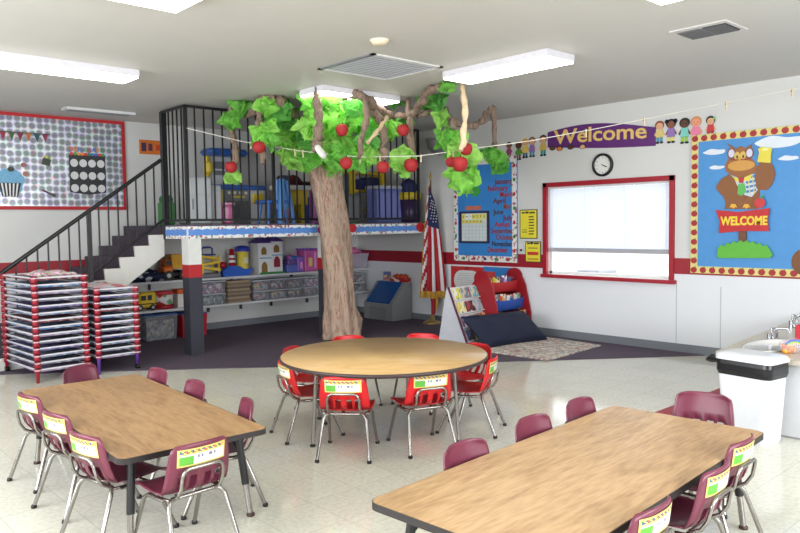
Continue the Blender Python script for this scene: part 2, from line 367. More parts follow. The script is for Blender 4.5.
for i in range(12): lv.box((0, -.33+i*.06, -.008), (.78, .05, .003), mat((206, 208, 216), .5), rx=.1)
lv.build('louvre', v)
v = thing('ceiling_vent', 'small white ceiling supply vent with two dark grilles, upper right', 'vent', (5.65, 2.59, CH), 0)
MB().bb((-.2, -.22, -.01), (.2, .22, 0), mat((200, 198, 196), .5)).build('frame', v)
MB().bb((-.14, -.19, -.014), (.13, -.01, -.009), mat((50, 50, 54), .6)).bb((-.14, .01, -.014), (.13, .19, -.009), mat((112, 112, 112), .6)).build('grille', v)
lv = MB()
for i in range(9): lv.box((-.12+i*.03, 0, -.018), (.004, .37, .006), mat((96, 96, 98), .5))
lv.build('louvre', v)
v = thing('ceiling_vent', 'narrow white slot vent in the ceiling over the silver board', 'vent', (3.45, 9.28, CH), 0)
MB().bb((-.42, -.1, -.03), (.42, .1, 0), mat((205, 206, 208), .5)).build('frame', v)
MB().bb((-.38, -.07, -.033), (.38, .07, -.028), mat((150, 152, 156), .6)).build('grille', v)
v = thing('smoke_detector', 'round cream smoke detector on the ceiling above the square vent', 'smoke detector', (3.88, 4.44, CH))
MB().lathe([(.07, -.0), (.07, -.012), (.055, -.035), (.02, -.04), (0.0, -.04)][::-1], (0, 0, 0), mat((222, 208, 180), .5)).build('housing', v)
MB().lathe([(.078, -.008), (.078, 0)], (0, 0, 0), mat((228, 220, 204), .5)).build('base_plate', v)

# ------------------------------------------------------------------ chairs
def chair_proto(name, label, shell_mat, group, loc, rz, tagged):
    t = thing(name, label, 'chair', loc, rz, group)
    prof = [(.185, .284, .150), (.172, .303, .160), (.12, .311, .168), (.04, .306, .172), (-.04, .304, .172), (-.10, .31, .172), (-.145, .328, .171), (-.172, .362, .169), (-.186, .405, .166), (-.196, .45, .162), (-.203, .49, .156), (-.209, .525, .153), (-.212, .548, .145), (-.213, .562, .122)]
    nx = 18
    def P(i, u):
        y, z, w_ = prof[i]; k = abs(u)
        lift = .018*k**3 if i < 6 else 0
        fwd = .035*k**2.5 if i > 6 else .035*k**2.5*max(0, (i-3)/4) if i > 3 else 0
        zz = z+lift
        if i >= 11: zz -= .010*k**4
        return Vector((u*w_, y+fwd, zz))
    def grid(i0, i1, holes):
        th = .006; vs = []; ring = i1-i0+1
        for i in range(i0, i1+1):
            for j in range(nx+1):
                u = -1+2*j/nx; p = P(i, u)
                a = P(min(i+1, len(prof)-1), u)-P(max(i-1, 0), u); b_ = P(i, min(1, u+.05))-P(i, max(-1, u-.05))
                nrm = b_.cross(a).normalized()       # towards the sitter / up
                vs.append((p+nrm*th*.5, p-nrm*th*.5))
        V = [q[0] for q in vs]+[q[1] for q in vs]; N = len(vs); fs = []
        cell = lambda i, j: 0 <= i < ring-1 and 0 <= j < nx and not holes(i+i0, j)
        for i in range(ring-1):
            for j in range(nx):
                if not cell(i, j): continue
                a, b_, c_, d_ = i*(nx+1)+j, i*(nx+1)+j+1, (i+1)*(nx+1)+j+1, (i+1)*(nx+1)+j
                fs.append((a, d_, c_, b_)); fs.append((a+N, b_+N, c_+N, d_+N))
                for (di, dj, p, q) in ((-1, 0, a, b_), (1, 0, c_, d_), (0, -1, d_, a), (0, 1, b_, c_)):
                    if not cell(i+di, j+dj): fs.append((p, q, q+N, p+N))
        return V, fs
    V, fs = grid(0, 6, lambda i, j: False)
    MB().add(V, fs, shell_mat, True).build('seat', t)
    V, fs = grid(6, len(prof)-1, lambda i, j: i in (6, 7) and j in (3, 4, 6, 7, 10, 11, 13, 14))
    MB().add(V, fs, shell_mat, True).build('backrest', t)
    for sx in (-1, 1):
        l = MB().tube([(sx*.09, -.118, .293), (sx*.128, -.128, .288), (sx*.146, -.145, .262), (sx*.172, -.238, .012)], .011, CHROME, 8).build('leg', t)
        MB().lathe([(.015, .0), (.016, .012), (.012, .02)], (sx*.173, -.24, 0), BLACK, 10).build('foot_glide', l)
        l = MB().tube([(sx*.148, -.10, .288), (sx*.15, .04, .286), (sx*.153, .085, .262), (sx*.17, .195, .012)], .011, CHROME, 8).build('leg', t)
        MB().lathe([(.015, .0), (.016, .012), (.012, .02)], (sx*.171, .197, 0), BLACK, 10).build('foot_glide', l)
    MB().tube([(-.12, -.12, .292), (.12, -.12, .292)], .0105, CHROME).tube([(-.13, -.125, .289), (-.15, .0, .287)], .009, CHROME).tube([(.13, -.125, .289), (.15, .0, .287)], .009, CHROME).tube([(-.148, .05, .283), (.148, .05, .283)], .009, CHROME).build('seat_frame', t)
    MB().tube([(-.105, -.12, .29), (-.107, -.165, .315), (-.107, -.193, .36), (-.106, -.203, .41), (-.096, -.209, .436), (-.076, -.212, .447), (.076, -.212, .447), (.096, -.209, .436), (.106, -.203, .41), (.107, -.193, .36), (.107, -.165, .315), (.105, -.12, .29)], .0085, CHROME, 8).build('back_frame', t)
    if tagged:
        # name card on the rear face of the backrest
        mb = MB(); YEL = mat((214, 200, 110), .5); WHT = mat((214, 214, 208), .5); GRN = mat((92, 168, 60), .5); PEN = mat((118, 110, 140), .6)
        dots = [mat(c_, .5) for c_ in ((190, 50, 60), (80, 60, 130), (60, 120, 70), (214, 120, 50), (70, 90, 160))]
        NX, NY = 26, 12
        def Q(a, b_):
            u = (-1+2*a/NX)*.82; z = .455+.083*b_/NY
            i = 9
            while i < len(prof)-2 and prof[i+1][1] < z: i += 1
            f = (z-prof[i][1])/(prof[i+1][1]-prof[i][1]); w_ = .150
            y = prof[i][0]*(1-f)+prof[i+1][0]*f
            k = abs(u)*w_/(prof[i][2]*(1-f)+prof[i+1][2]*f)
            return Vector((u*w_, y+.035*k**2.5-.0062, z))
        for a in range(NX):
            for b_ in range(NY):
                if a in (0, NX-1) or b_ in (0, NY-1): m_ = YEL
                elif b_ >= 9: m_ = dots[(a*7+b_*3) % 5] if (a+b_) % 3 else YEL
                elif a < 8 and b_ < 7: m_ = GRN
                elif b_ == 8: m_ = YEL
                elif b_ in (5, 6) and (a*5) % 7 in (1, 3, 4) and 9 < a < 21: m_ = PEN
                else: m_ = WHT
                mb.add([Q(a, b_), Q(a+1, b_), Q(a+1, b_+1), Q(a, b_+1)], [(0, 1, 2, 3)], m_)
        tg = mb.build('name_card', t); tg['label'] = 'white name card with a green block and a dotted yellow edge'
    return t
def face(px, py, tx, ty): return math.atan2(ty-py, tx-px)-PI/2
# chair origin is ~.21 in front of the backrest top; bx,by = position of the top of the backrest
def put(protos, key, bx, by, ang, label, group, name):
    # ang: direction the chair faces, degrees from +x
    a = math.radians(ang); loc = (bx+.21*math.cos(a), by+.21*math.sin(a), 0.0); rz = a-PI/2
    if key not in protos:
        protos[key] = chair_proto(name, label, REDC if key[0] == 'r' else MAROON, group, loc, rz, key[1] == 't'); return protos[key]
    r = dup(protos[key], loc, rz, label); r['group'] = group; return r
PR = {}
RC = (3.56, 4.075)
g = 'red chairs around the round table'
def redc(bx, by, ang, label, key='r_'): put(PR, key, bx, by, ang, label, g, 'red_school_chair')
redc(2.885, 3.72, 42, 'red chair, back to us, front left of the round table', 'rt')
redc(3.41, 3.42, 68, 'red chair, back to us, front right of the round table', 'rt')
redc(4.12, 3.46, 118, 'red chair seen side-on at the right of the round table', 'rt')
redc(2.90, 4.46, -14, 'red chair with name card seen side-on at the left of the round table', 'rt')
redc(3.30, 4.97, -62, 'red chair just behind the left side-on chair of the round table')
redc(4.02, 5.10, -112, 'red chair behind the round table on its left, in front of the trunk')
redc(4.57, 4.68, -150, 'red chair behind the round table on its right, top barely showing')
redc(4.50, 3.93, -186, 'red chair at the back right of the round table, near the rug')
g = 'maroon chairs around the left table'
def lc(bx, by, ang, label, key='m_'): put(PR, key, bx, by, ang, label, g, 'maroon_school_chair')
lc(1.19, 3.61, 10, 'maroon chair with name card, nearest on the left side of the left table', 'mt')
lc(1.22, 4.15, 9, 'maroon chair with name card, middle of the left side of the left table', 'mt')
lc(1.245, 4.73, 9, 'maroon chair with name card, farthest on the left side of the left table', 'mt')
lc(1.56, 3.07, 93, 'maroon plastic chair with name card at the near end of the left table', 'mt')
lc(2.135, 3.60, 160, 'maroon plastic chair on the right side of the left table, nearest its front corner')
lc(2.175, 4.30, 176, 'maroon plastic chair on the right side of the left table, in the middle')
lc(2.18, 4.87, 180, 'maroon plastic chair on the right side of the left table, at the far corner')
lc(1.79, 5.44, -66, 'maroon plastic chair at the far end of the left table, in front of the cots')
g = 'maroon chairs around the right table'
lc(2.39, 2.22, -88, 'maroon chair on the far side of the right table, leftmost of three')
lc(2.95, 2.27, -88, 'maroon plastic chair on the far side of the right table, middle of three')
lc(3.43, 2.31, -86, 'maroon plastic chair on the far side of the right table, rightmost of three')
lc(4.08, 1.87, 195, 'maroon chair at the right end of the right table, by the waste bin')
lc(3.34, 1.33, 92, 'maroon chair with name card at the near right corner of the right table', 'mt')
lc(2.90, 1.25, 94, 'maroon chair in the middle of the near side of the right table', 'mt')
lc(2.34, 1.225, 92, 'maroon chair cut by the bottom edge, near side of the right table', 'mt')

# ------------------------------------------------------------------ tables
def rect_table(label, cx, cy, rz, L, Wd, h, wm):
    t = thing('activity_table', label, 'table', (cx, cy, 0), rz)
    edge = rrect(-L/2, -Wd/2, L/2, Wd/2, .05)
    MB().poly(edge, h-.03, h-.0015, mat((34, 28, 30), .45)).build('edge_band', t)
    ins = rrect(-L/2+.004, -Wd/2+.004, L/2-.004, Wd/2-.004, .047)
    MB().poly(ins, h-.0015, h, wm).build('tabletop', t)
    fm = MB()
    for sx in (-1, 1): fm.bb((sx*(L/2-.16)-.02, -Wd/2+.09, h-.055), (sx*(L/2-.16)+.02, Wd/2-.09, h-.03), BLACK)
    for sy in (-1, 1): fm.bb((-L/2+.16, sy*(Wd/2-.1)-.012, h-.06), (L/2-.16, sy*(Wd/2-.1)+.012, h-.03), BLACK)
    fm.build('apron_frame', t)
    for sx in (-1, 1):
        for sy in (-1, 1):
            p0 = Vector((sx*(L/2-.15), sy*(Wd/2-.11), h-.03)); p1 = Vector((sx*(L/2-.10), sy*(Wd/2-.07), .0))
            m_ = p0.lerp(p1, .62)
            l = MB().tube([p0, m_], .02, BLACK, 12).build('leg', t)
            MB().tube([m_, p0.lerp(p1, .975)], .015, CHROME, 10).build('leg_extension', l)
            MB().lathe([(.022, 0), (.022, .012), (.014, .02)], (p1.x, p1.y, 0), mat((70, 48, 42), .5), 10).build('foot_glide', l)
            MB().tube([p0.lerp(p1, .3), (p0.x-sx*.12, p0.y, h-.05)], .005, BLACK, 6).build('leg_brace', l)
    return t
rect_table('oak laminate rectangular table with black edge, left foreground', 1.695, 4.25, PI/2-math.radians(2.7), 1.93, .785, .485, WOOD_L)
rect_table('oak laminate rectangular table with black edge, right foreground', 2.765, 1.77, math.radians(3.5), 1.97, .835, .485, WOOD_R)
t = thing('round_table', 'large round oak laminate table with dark edge in the middle of the room', 'table', (RC[0], RC[1], 0), math.radians(-42))
h = .585
MB().lathe([(.765, h-.03), (.775, h-.024), (.775, h-.006), (.768, h-.0015)], (0, 0, 0), mat((58, 42, 42), .45), 64).build('edge_band', t)
MB().lathe([(.768, h-.0016), (.768, h)], (0, 0, 0), WOOD_C, 64).build('tabletop', t)
MB().lathe([(.6, h-.055), (.62, h-.055), (.62, h-.03), (.6, h-.03)], (0, 0, 0), mat((60, 60, 62), .4, .5), 48).build('apron_ring', t)
for k in range(4):
    a = math.radians((175, 105, -5, -75)[k]+42)
    d = Vector((math.cos(a), math.sin(a), 0))
    l = MB().tube([d*.59+Vector((0, 0, h-.03)), d*.63+Vector((0, 0, .015))], .014, CHROME, 10).build('leg', t)
    MB().lathe([(.02, 0), (.02, .012), (.013, .02)], d*.632, BLACK, 10).build('foot_glide', l)

# ------------------------------------------------------------------ cot stacks
REDL = mat((146, 26, 44), .4); RAIL = mat((206, 206, 214), .4); PURP = mat((92, 52, 140), .4)
sheets = [((150, 120, 150), (110, 126, 164), (170, 160, 176)), ((110, 110, 130), (84, 92, 118), (150, 150, 164)), ((92, 84, 146), (150, 124, 164), (70, 84, 130)), ((140, 150, 170), (120, 104, 124), (90, 120, 160)), ((120, 36, 46), (150, 130, 134), (80, 40, 56)), ((70, 104, 160), (110, 144, 176), (160, 166, 178))]
SH = [voro(list(s_)+[s_[0]], 26) for s_ in sheets]
def cot_stack(x, y, rz, Wc, Lc, z0, dz, n, sname, foot, ordw):
    C = Matrix.Translation((x, y, 0)) @ Matrix.Rotation(rz, 4, 'Z')
    first = None
    for k in range(n):
        z = z0+k*dz
        jx, jy = (random.random()-.5)*.006, (random.random()-.5)*.008
        p = C @ Vector((jx, jy, z))
        where = 'lowest, resting on the floor,' if k == 0 else 'topmost' if k == n-1 else '%s from the bottom' % ordw[k]
        lab = 'nap cot, %s of the %s cot stack' % (where, sname)
        g = 'nap cots in the %s stack' % sname
        if first is None or k == 1:
            t = thing('nap_cot', lab, 'cot', p, rz, g)
            r = .0095
            for sy in (0, Lc): MB().tube([(.02, sy, .03), (Wc-.02, sy, .03)], r, RAIL, 8).build('end_rail', t)
            for sx in (0, Wc): MB().tube([(sx, .02, .03), (sx, Lc-.02, .03)], r, RAIL, 8).build('side_rail', t)
            nseg = 8; vs = []
            for i in range(nseg+1):
                for j in range(5): vs.append((Wc*(.02+.96*j/4), Lc*(.01+.98*i/nseg), .028-.014*math.sin(PI*i/nseg)-.006*math.sin(PI*j/4)))
            fs = [(i*5+j, i*5+j+1, i*5+j+6, i*5+j+5) for i in range(nseg) for j in range(4)]
            nb = len(vs); vs += [(a, b_, c_-.006) for a, b_, c_ in vs]; fs += [tuple(q+nb for q in reversed(f_)) for f_ in fs]
            bs = MB().add(vs, fs, SH[k % len(SH)], True)
            bs.bb((.03, .004, .006), (Wc-.03, .008, .026), SH[k % len(SH)]).bb((.004, .03, .006), (.008, Lc-.03, .026), SH[k % len(SH)]); bs.build('bed_sheet', t)
            for sx in (0, Wc):
                for sy in (0, Lc):
                    lg = MB(); lo = -z0 if k == 0 else -.028
                    ox = .012 if sx == 0 else -.012
                    if k == 0: lg.lathe([(.014, lo+.03 if (sy > 0) or sx > 0 else lo), (.02, -.0), (.027, .01), (.027, .045), (.02, .046)], (sx+ox*0, sy, 0), foot, 12)
                    else: lg.lathe([(.022, -.018), (.032, -.012), (.032, .045), (.02, .046)], (sx+ox*0, sy, 0), REDL, 12)
                    if k == 0: lg.lathe([(.032, .012), (.032, .045)], (sx, sy, 0), REDL, 12)
                    o = lg.build('corner_leg', t)
                    MB().tube([(sx-.03, sy-.012 if sy == 0 else sy+.012, .03), (sx, sy-(.034 if sy == 0 else -.034), .03), (sx+.03, sy-.012 if sy == 0 else sy+.012, .03)], .006, RAIL, 6).build('strap', o)
            if k == 0:
                for (sx, sy) in ((0, Lc), (Wc, 0), (Wc, Lc)):
                    MB().tube([(sx-.02, sy, -z0+.03), (sx+.02, sy, -z0+.03)], .03, BLACK, 12).build('caster', t)
            if k == 1: first = t
            if k == 0 and n > 1: first = None; continue
        else:
            c = dup(first, p, rz, lab)
            for ch in c.children:
                if ch.name.startswith('bed_sheet'):
                    ch.data = ch.data.copy(); ch.data.materials[0] = SH[(k*5+len(sname)) % len(SH)]
            first = first
    return C
ordw = ['', 'second', 'third', 'fourth', 'fifth', 'sixth', 'seventh', 'eighth', 'ninth', 'tenth', 'eleventh', 'twelfth', 'thirteenth', 'fourteenth']
cot_stack(2.2, 7.83, math.radians(3.5), .50, .90, .10, .0715, 14, 'taller left', REDL, ordw)
cot_stack(2.80, 7.80, math.radians(1), .42, .88, .16, .0715, 11, 'lower right', PURP, ordw)
def lumpy(name, label, cat, x0, y0, x1, y1, z, hgt, m_, rz=0, seed=1, fold=1):
    n = 22; vs = []
    for i in range(n+1):
        for j in range(n+1):
            u, v_ = i/n, j/n
            e = min(1, min(u, 1-u, v_, 1-v_)*7)
            hh = hgt*e**.5*(.75+.5*noise.noise(Vector((u*4*fold, v_*4*fold, seed))))
            ex = .012*noise.noise(Vector((u*3, v_*3, seed+9)))
            vs.append((x0+(x1-x0)*u+ex, y0+(y1-y0)*v_+ex, z+max(.004, hh)))
    N = len(vs); vs += [(a, b_, z) for a, b_, c_ in vs]
    fs = [(i*(n+1)+j, (i+1)*(n+1)+j, (i+1)*(n+1)+j+1, i*(n+1)+j+1) for i in range(n) for j in range(n)]
    fs += [tuple(q+N for q in reversed(f_)) for f_ in fs]
    for i in range(n):
        for a, b_ in ((i, i+1), ((n)*(n+1)+i, n*(n+1)+i+1), (i*(n+1), (i+1)*(n+1)), (i*(n+1)+n, (i+1)*(n+1)+n)): fs.append((a, b_, b_+N, a+N))
    o = MB().add(vs, fs, m_, True).build(name); return tag(o, label, cat)
lumpy('folded_blanket', 'pink patterned blanket folded on top of the taller cot stack', 'blanket', 2.27, 7.9, 2.66, 8.5, 1.068, .05, voro([(214, 170, 190), (234, 214, 224), (190, 110, 140), (170, 190, 150), (224, 196, 208)], 38), seed=3)
lumpy('folded_sheet', 'pale pink sheet lying on top of the lower cot stack', 'sheet', 2.83, 7.85, 3.18, 8.6, .9125, .03, voro([(214, 200, 206), (226, 190, 196), (206, 206, 214), (200, 120, 130)], 9), seed=5)

# ------------------------------------------------------------------ loft, stairs and railings
LZ = 1.58; LF = 8.1; LX = 4.0; SY = 8.755
t = thing('loft_platform', 'raised play loft along the back wall on two square posts', 'loft', (LX, LF, 0))
MB().bb((0, 0, LZ-.02), (XB-LX-.02, YA-LF-.02, LZ), CARP).build('deck', t)
MB().bb((0, 0, LZ-.17), (XB-LX-.02, .05, LZ-.02), WHITE).bb((0, .05, LZ-.17), (.05, SY-LF, LZ-.02), WHITE).bb((.05, .05, LZ-.08), (XB-LX-.02, YA-LF-.02, LZ-.02), mat((150, 150, 152), .7)).build('fascia_beam', t)
for i, x in enumerate((.0, 2.02)):
    p = MB().bb((x, 0, .0), (x+.17, .17, .945), NAVY).build('post', t)
    MB().bb((x-.001, -.001, .945), (x+.171, .171, 1.10), mat((168, 24, 32), .5)).build('red_band', p)
    MB().bb((x, 0, 1.10), (x+.17, .17, LZ-.17), WHITE).build('upper_post', p)
# border strip on the loft edge
def strip_mat(cw):
    m, nt, b = nodes_mat('border_print')
    tc = nt.nodes.new('ShaderNodeTexCoord'); v_ = nt.nodes.new('ShaderNodeTexVoronoi'); v_.inputs['Scale'].default_value = 34
    nt.links.new(tc.outputs['Object'], v_.inputs['Vector'])
    sp = nt.nodes.new('ShaderNodeSeparateColor'); nt.links.new(v_.outputs['Color'], sp.inputs[0])
    r = ramp(nt, [(0, (176, 90, 104)), (.14, cw), (.45, (224, 224, 226)), (.8, (110, 150, 120)), (.88, (220, 220, 222))]); r.color_ramp.interpolation = 'CONSTANT'
    nt.links.new(sp.outputs[1], r.inputs[0]); nt.links.new(r.outputs[0], b.inputs['Base Color']); b.inputs['Roughness'].default_value = .55
    return m
SPK = strip_mat((228, 228, 230)); BLU = mat((88, 138, 212), .5)
def border(name, label, x0, z0, L, h, mw):
    t = thing(name, label, 'border strip', mw=mw)
    MB().rect(0, 0, L, h, .0, .003, SPK).build('printed_backing', t)
    pts = [(0, h*.28)]; n = int(L/.06)
    lo = [(L*i/n, h*(.2+.09*(i % 2))) for i in range(n+1)]; hi = [(L*i/n, h*(.8-.09*(i % 2))) for i in range(n+1)]
    MB().poly(lo+hi[::-1], .003, .005, BLU).build('blue_band', t)
border('border_trim', 'long blue and white wavy border strip along the front of the loft', 0, 0, 3.95, .145, wallA(LX+.005, LZ-.165, 0, LF-.001))
border('border_trim', 'short end piece of blue and white border strip on the stair side of the loft', 0, 0, .62, .145, Matrix.Translation((LX-.001, LF+.64, LZ-.165)) @ Matrix(((0, 0, -1), (-1, 0, 0), (0, 1, 0))).to_4x4())
def apple_flat(loc_mw, label, r=.05):
    t = thing('apple_cutout', label, 'cutout', mw=loc_mw)
    pts = [(r*(1+.08*math.cos(2*a))*math.cos(a), r*(.95-.12*max(0, math.sin(a))**6)*math.sin(a)) for a in [2*PI*i/22 for i in range(22)]]
    MB().poly(pts, 0, .004, mat((196, 24, 28), .4)).build('apple', t)
    MB().poly([(0, r*.8), (r*.5, r*1.2), (r*.9, r*1.0), (r*.4, r*.75)], 0, .005, mat((50, 130, 50), .5)).build('leaf', t)
p = on_y(323, 230, LF); apple_flat(wallA(p.x, p.z, .008, LF), 'red apple cutout on the loft border, left of the tree trunk', .085)
p = on_y(352, 228, LF); apple_flat(wallA(p.x, p.z, .008, LF), 'red apple cutout on the loft border, at the right edge of the trunk', .07)
p = on_y(420, 227, LF); apple_flat(wallA(p.x, p.z, .008, LF), 'red apple cutout at the right end of the loft border by the flag', .08)
# loft railing up to the ceiling
t = thing('loft_railing', 'black metal bar railing enclosing the play loft up to the ceiling', 'railing', (LX, LF, LZ))
XE = 3.86
RT = 2.985-LZ
MB().box((XE/2, .02, RT), (XE, .035, .03), BLACK).box((.02, (SY-LF)/2, RT), (.035, SY-LF, .03), BLACK).build('top_rail', t)
MB().box((XE/2, .02, .055), (XE, .03, .03), BLACK).box((.02, (SY-LF)/2, .055), (.03, SY-LF, .03), BLACK).build('bottom_rail', t)
xs = 0.0; k = 0
while xs < XE-.05:
    if k == 0: MB().bb((0, 0, 0), (.04, .04, RT), BLACK).build('post', t)
    elif k in (10, 20): MB().bb((xs, 0, 0), (xs+.035, .035, RT), BLACK).build('post', t)
    else: MB().bb((xs+.01, .01, .06), (xs+.026, .026, RT), BLACK).build('baluster', t)
    xs += .121; k += 1
MB().bb((XE-.03, 0, 0), (XE, .035, RT), BLACK).build('post', t)
MB().bb((-.01, SY-LF-.06, -.17), (.055, SY-LF+.005, RT), BLACK).build('post', t)
for i in range(5): y = .115*(i+1); MB().bb((.012, y, .06), (.028, y+.016, RT), BLACK).build('baluster', t)
# stairs
run, rise, NS = .186, .1317, 12
t = thing('staircase', 'dark carpeted stairs with white stringer climbing to the loft', 'stairs', (LX, SY, 0))
CARPS = speckle((58, 48, 60), (72, 62, 74), (86, 76, 88), 110)
for k in range(1, NS):
    z = LZ-k*rise
    MB().bb((-k*run, .03, max(0.0, z-.2)), (-(k-1)*run, YA-SY-.02, z), CARPS, bev=.008).build('step', t)
MB().bb((-.02, .03, LZ-.22), (.0, YA-SY-.02, LZ-.001), CARPS).build('top_riser', t)
pts = [(0, LZ-.02)]
for k in range(1, NS):
    z = LZ-k*rise; pts += [(-(k-1)*run-.0, z+.012), (-k*run-.012, z+.012)]
pts += [(-(NS-1)*run-.012, 0)]
pts += [(-(NS-1)*run+.35, 0.0), (-.0, 1.20)]
m_ = MB(Matrix(((1, 0, 0, 0), (0, 0, -1, .03), (0, 1, 0, 0), (0, 0, 0, 1))))
m_.poly([(a, b_) for a, b_ in pts], .0, .035, mat((206, 205, 200), .6)).build('stringer', t)
# stair railing
t = thing('stair_railing', 'black metal handrail with balusters along the stairs', 'railing', (LX, SY-.02, 0))
sl_ = .708
def rz_(x, z0): return z0+sl_*x
MB().tube([(-.02, 0, 2.39), (-2.25, 0, 2.39-2.23*sl_)], .024, BLACK, 8).build('handrail', t)
MB().tube([(.0, 0, 1.655), (-1.95, 0, 1.655-1.95*sl_)], .016, BLACK, 6).build('bottom_rail', t)
for k in range(1, 19):
    x = -.115*k
    if k == 8: MB().bb((x-.022, -.022, rz_(x, 1.30)), (x+.022, .022, rz_(x, 2.39)), BLACK).build('post', t)
    else: MB().bb((x-.008, -.008, rz_(x, 1.66)), (x+.008, .008, rz_(x, 2.39)), BLACK).build('baluster', t)
MB().bb((-2.2, -.022, 0), (-2.156, .022, .86), BLACK).build('post', t)

# ------------------------------------------------------------------ shelves under the loft
t = thing('wall_shelf', 'long white upper shelf of toys on the back wall under the loft', 'shelf', (3.3, 9.6, .78))
MB().bb((0, 0, 0), (XB-3.3-.03, .385, .03), mat((205, 206, 210), .5)).build('shelf_board', t)
for x in (1.0, 2.3, 3.4): MB().bb((x, .33, -.11), (x+.02, .385, 0), mat((60, 60, 66), .5)).build('bracket', t)
t = thing('wall_shelf', 'long white lower shelf holding clear bins under the loft', 'shelf', (3.3, 9.6, .385))
MB().bb((0, 0, 0), (XB-3.3-.03, .385, .03), mat((205, 206, 210), .5)).build('shelf_board', t)
for x in (1.9, 2.45, 3.0, 3.7): MB().bb((x, .33, -.11), (x+.02, .385, 0), mat((50, 50, 56), .5)).build('bracket', t)
T0, T1 = .811, .416
CLEAR = mat((168, 172, 182), .25, alpha=.38); 
def bin_(x, z, w, h, label, cols, lid=(200, 204, 212), y=9.63, d=.3, group='clear bins on the lower shelf', body=None, name='storage_bin'):
    t = thing(name, label, 'bin', (x, y, z), 0, group)
    s = .93
    V = [(w*(1-s)/2, d*.04, .002), (w*(1+s)/2, d*.04, .002), (w*(1+s)/2, d*.96, .002), (w*(1-s)/2, d*.96, .002), (0, 0, h-.015), (w, 0, h-.015), (w, d, h-.015), (0, d, h-.015)]
    MB().add(V, [(0, 3, 2, 1), (0, 1, 5, 4), (1, 2, 6, 5), (2, 3, 7, 6), (3, 0, 4, 7)], body or CLEAR).build('tub', t)
    MB().box((w/2, d/2, h-.008), (w+.008, d+.008, .014), mat(lid, .4), bev=.004).build('lid', t)
    if cols:
        c_ = MB(); cm = voro(cols, 30)
        c_.bb((w*.07, d*.1, .006), (w*.93, d*.9, h*.78), cm, bev=.012); o = c_.build('contents', t); o['kind'] = 'stuff'
    return t
mixes = [[(206, 150, 170), (230, 230, 232), (150, 90, 120), (120, 130, 160)], [(110, 120, 120), (150, 160, 150), (80, 96, 104), (180, 190, 190)], [(180, 120, 130), (110, 100, 140), (90, 120, 150), (200, 170, 150)], [(90, 130, 170), (200, 90, 80), (160, 170, 180), (210, 190, 120)], [(150, 60, 60), (100, 140, 160), (120, 100, 90), (210, 200, 190)], [(110, 110, 120), (150, 130, 150), (90, 100, 90), (190, 160, 150)]]
names = ['pink toys', 'grey pieces', 'mauve pieces', 'blue and red pieces', 'dark red pieces', 'dull mixed pieces']
bin_(4.96, T1, .37, .16, 'clear bin of grey pieces, bottom left beside the post', mixes[1])
bin_(4.96, T1+.161, .37, .185, 'clear bin of pink toys, stacked beside the post', mixes[0])
for i in range(4):
    x = 5.80+i*.315
    bin_(x, T1, .30, .145, 'clear bin of %s, lower row, %s from the puzzle boards' % (names[(i+2) % 6], ['first', 'second', 'third', 'fourth'][i]), mixes[(i+2) % 6])
    bin_(x, T1+.146, .30, .165, 'clear bin of %s, upper row, %s from the puzzle boards' % (names[(i+3) % 6], ['first', 'second', 'third', 'fourth'][i]), mixes[(i+3) % 6])
bin_(7.52, T1, .46, .15, 'clear bin of dark toys in the corner, lower of two right of the trunk', mixes[5], y=9.62)
bin_(7.52, T1+.151, .46, .16, 'clear bin of reddish toys in the corner, upper of two right of the trunk', mixes[4], y=9.62)
# stack of puzzle boards
z = T1
for k in range(11):
    th = .026+.004*(k % 3); w_ = .40-.012*(k % 4); cc = [(150, 130, 108), (128, 112, 96), (168, 150, 124), (112, 98, 90)][k % 4]
    o = thing('puzzle_board', 'wooden puzzle board, %s of the pile between the clear bins' % ('lowest' if k == 0 else ('topmost' if k == 10 else ordw[k]+' from the bottom')), 'puzzle', (5.36+.008*(k % 2), 9.63+.005*(k % 3), z), 0, 'puzzle boards on the lower shelf')
    MB().bb((0, 0, 0), (w_, .28, th-.002), mat(cc, .6), bev=.003).build('board', o)
    MB().bb((.03, .03, th-.002), (w_-.03, .25, th-.0005), voro(mixes[k % 6], 20)).build('pieces', o)
    z += th
# lower shelf, under the stairs
def wheels(t, pts, r, w=.03, axis='y'):
    for (x, y) in pts:
        a = (x, y-w/2, r) if axis == 'y' else (x-w/2, y, r); b_ = (x, y+w/2, r) if axis == 'y' else (x+w/2, y, r)
        wl = MB().tube([a, b_], r, BLACK, 18).build('wheel', t)
        MB().tube([(a[0], a[1]-.003, a[2]), (b_[0], b_[1]+.003, b_[2])] if axis == 'y' else [(a[0]-.003, a[1], a[2]), (b_[0]+.003, b_[1], b_[2])], r*.45, mat((200, 200, 200), .4), 12).build('hub_cap', wl)
t = thing('toy_bus', 'yellow toy school bus on the lower shelf beside the cots', 'toy', (4.04, 9.66, T1))
Y_ = mat((226, 190, 30), .35)
MB().bb((0, 0, .04), (.24, .15, .25), Y_, bev=.02).bb((-.06, .01, .04), (.02, .14, .14), Y_, bev=.015).build('body', t)
MB().bb((.02, -.003, .14), (.09, .002, .21), mat((40, 44, 60), .2)).bb((.11, -.003, .14), (.17, .002, .21), mat((40, 44, 60), .2)).build('window', t)
MB().bb((-.06, -.004, .085), (.24, .0, .1), BLACK).build('stripe', t)
wheels(t, ((.0, .0), (.18, .0), (.0, .15), (.18, .15)), .042)
t = thing('toy_drum', 'round white and red printed tub on the lower shelf', 'tub', (4.43, 9.77, T1))
MB().lathe([(.125, 0), (.13, .02), (.13, .06)], (0, 0, 0), REDP, 28).lathe([(.128, .06), (.128, .2)], (0, 0, 0), voro([(228, 228, 226), (220, 226, 224), (200, 60, 60), (120, 170, 120), (232, 232, 230)], 14), 28).build('body', t)
MB().lathe([(.134, .2), (.136, .235), (.12, .245), (.0, .246)], (0, 0, 0), mat((206, 60, 70), .3), 28).build('lid', t)
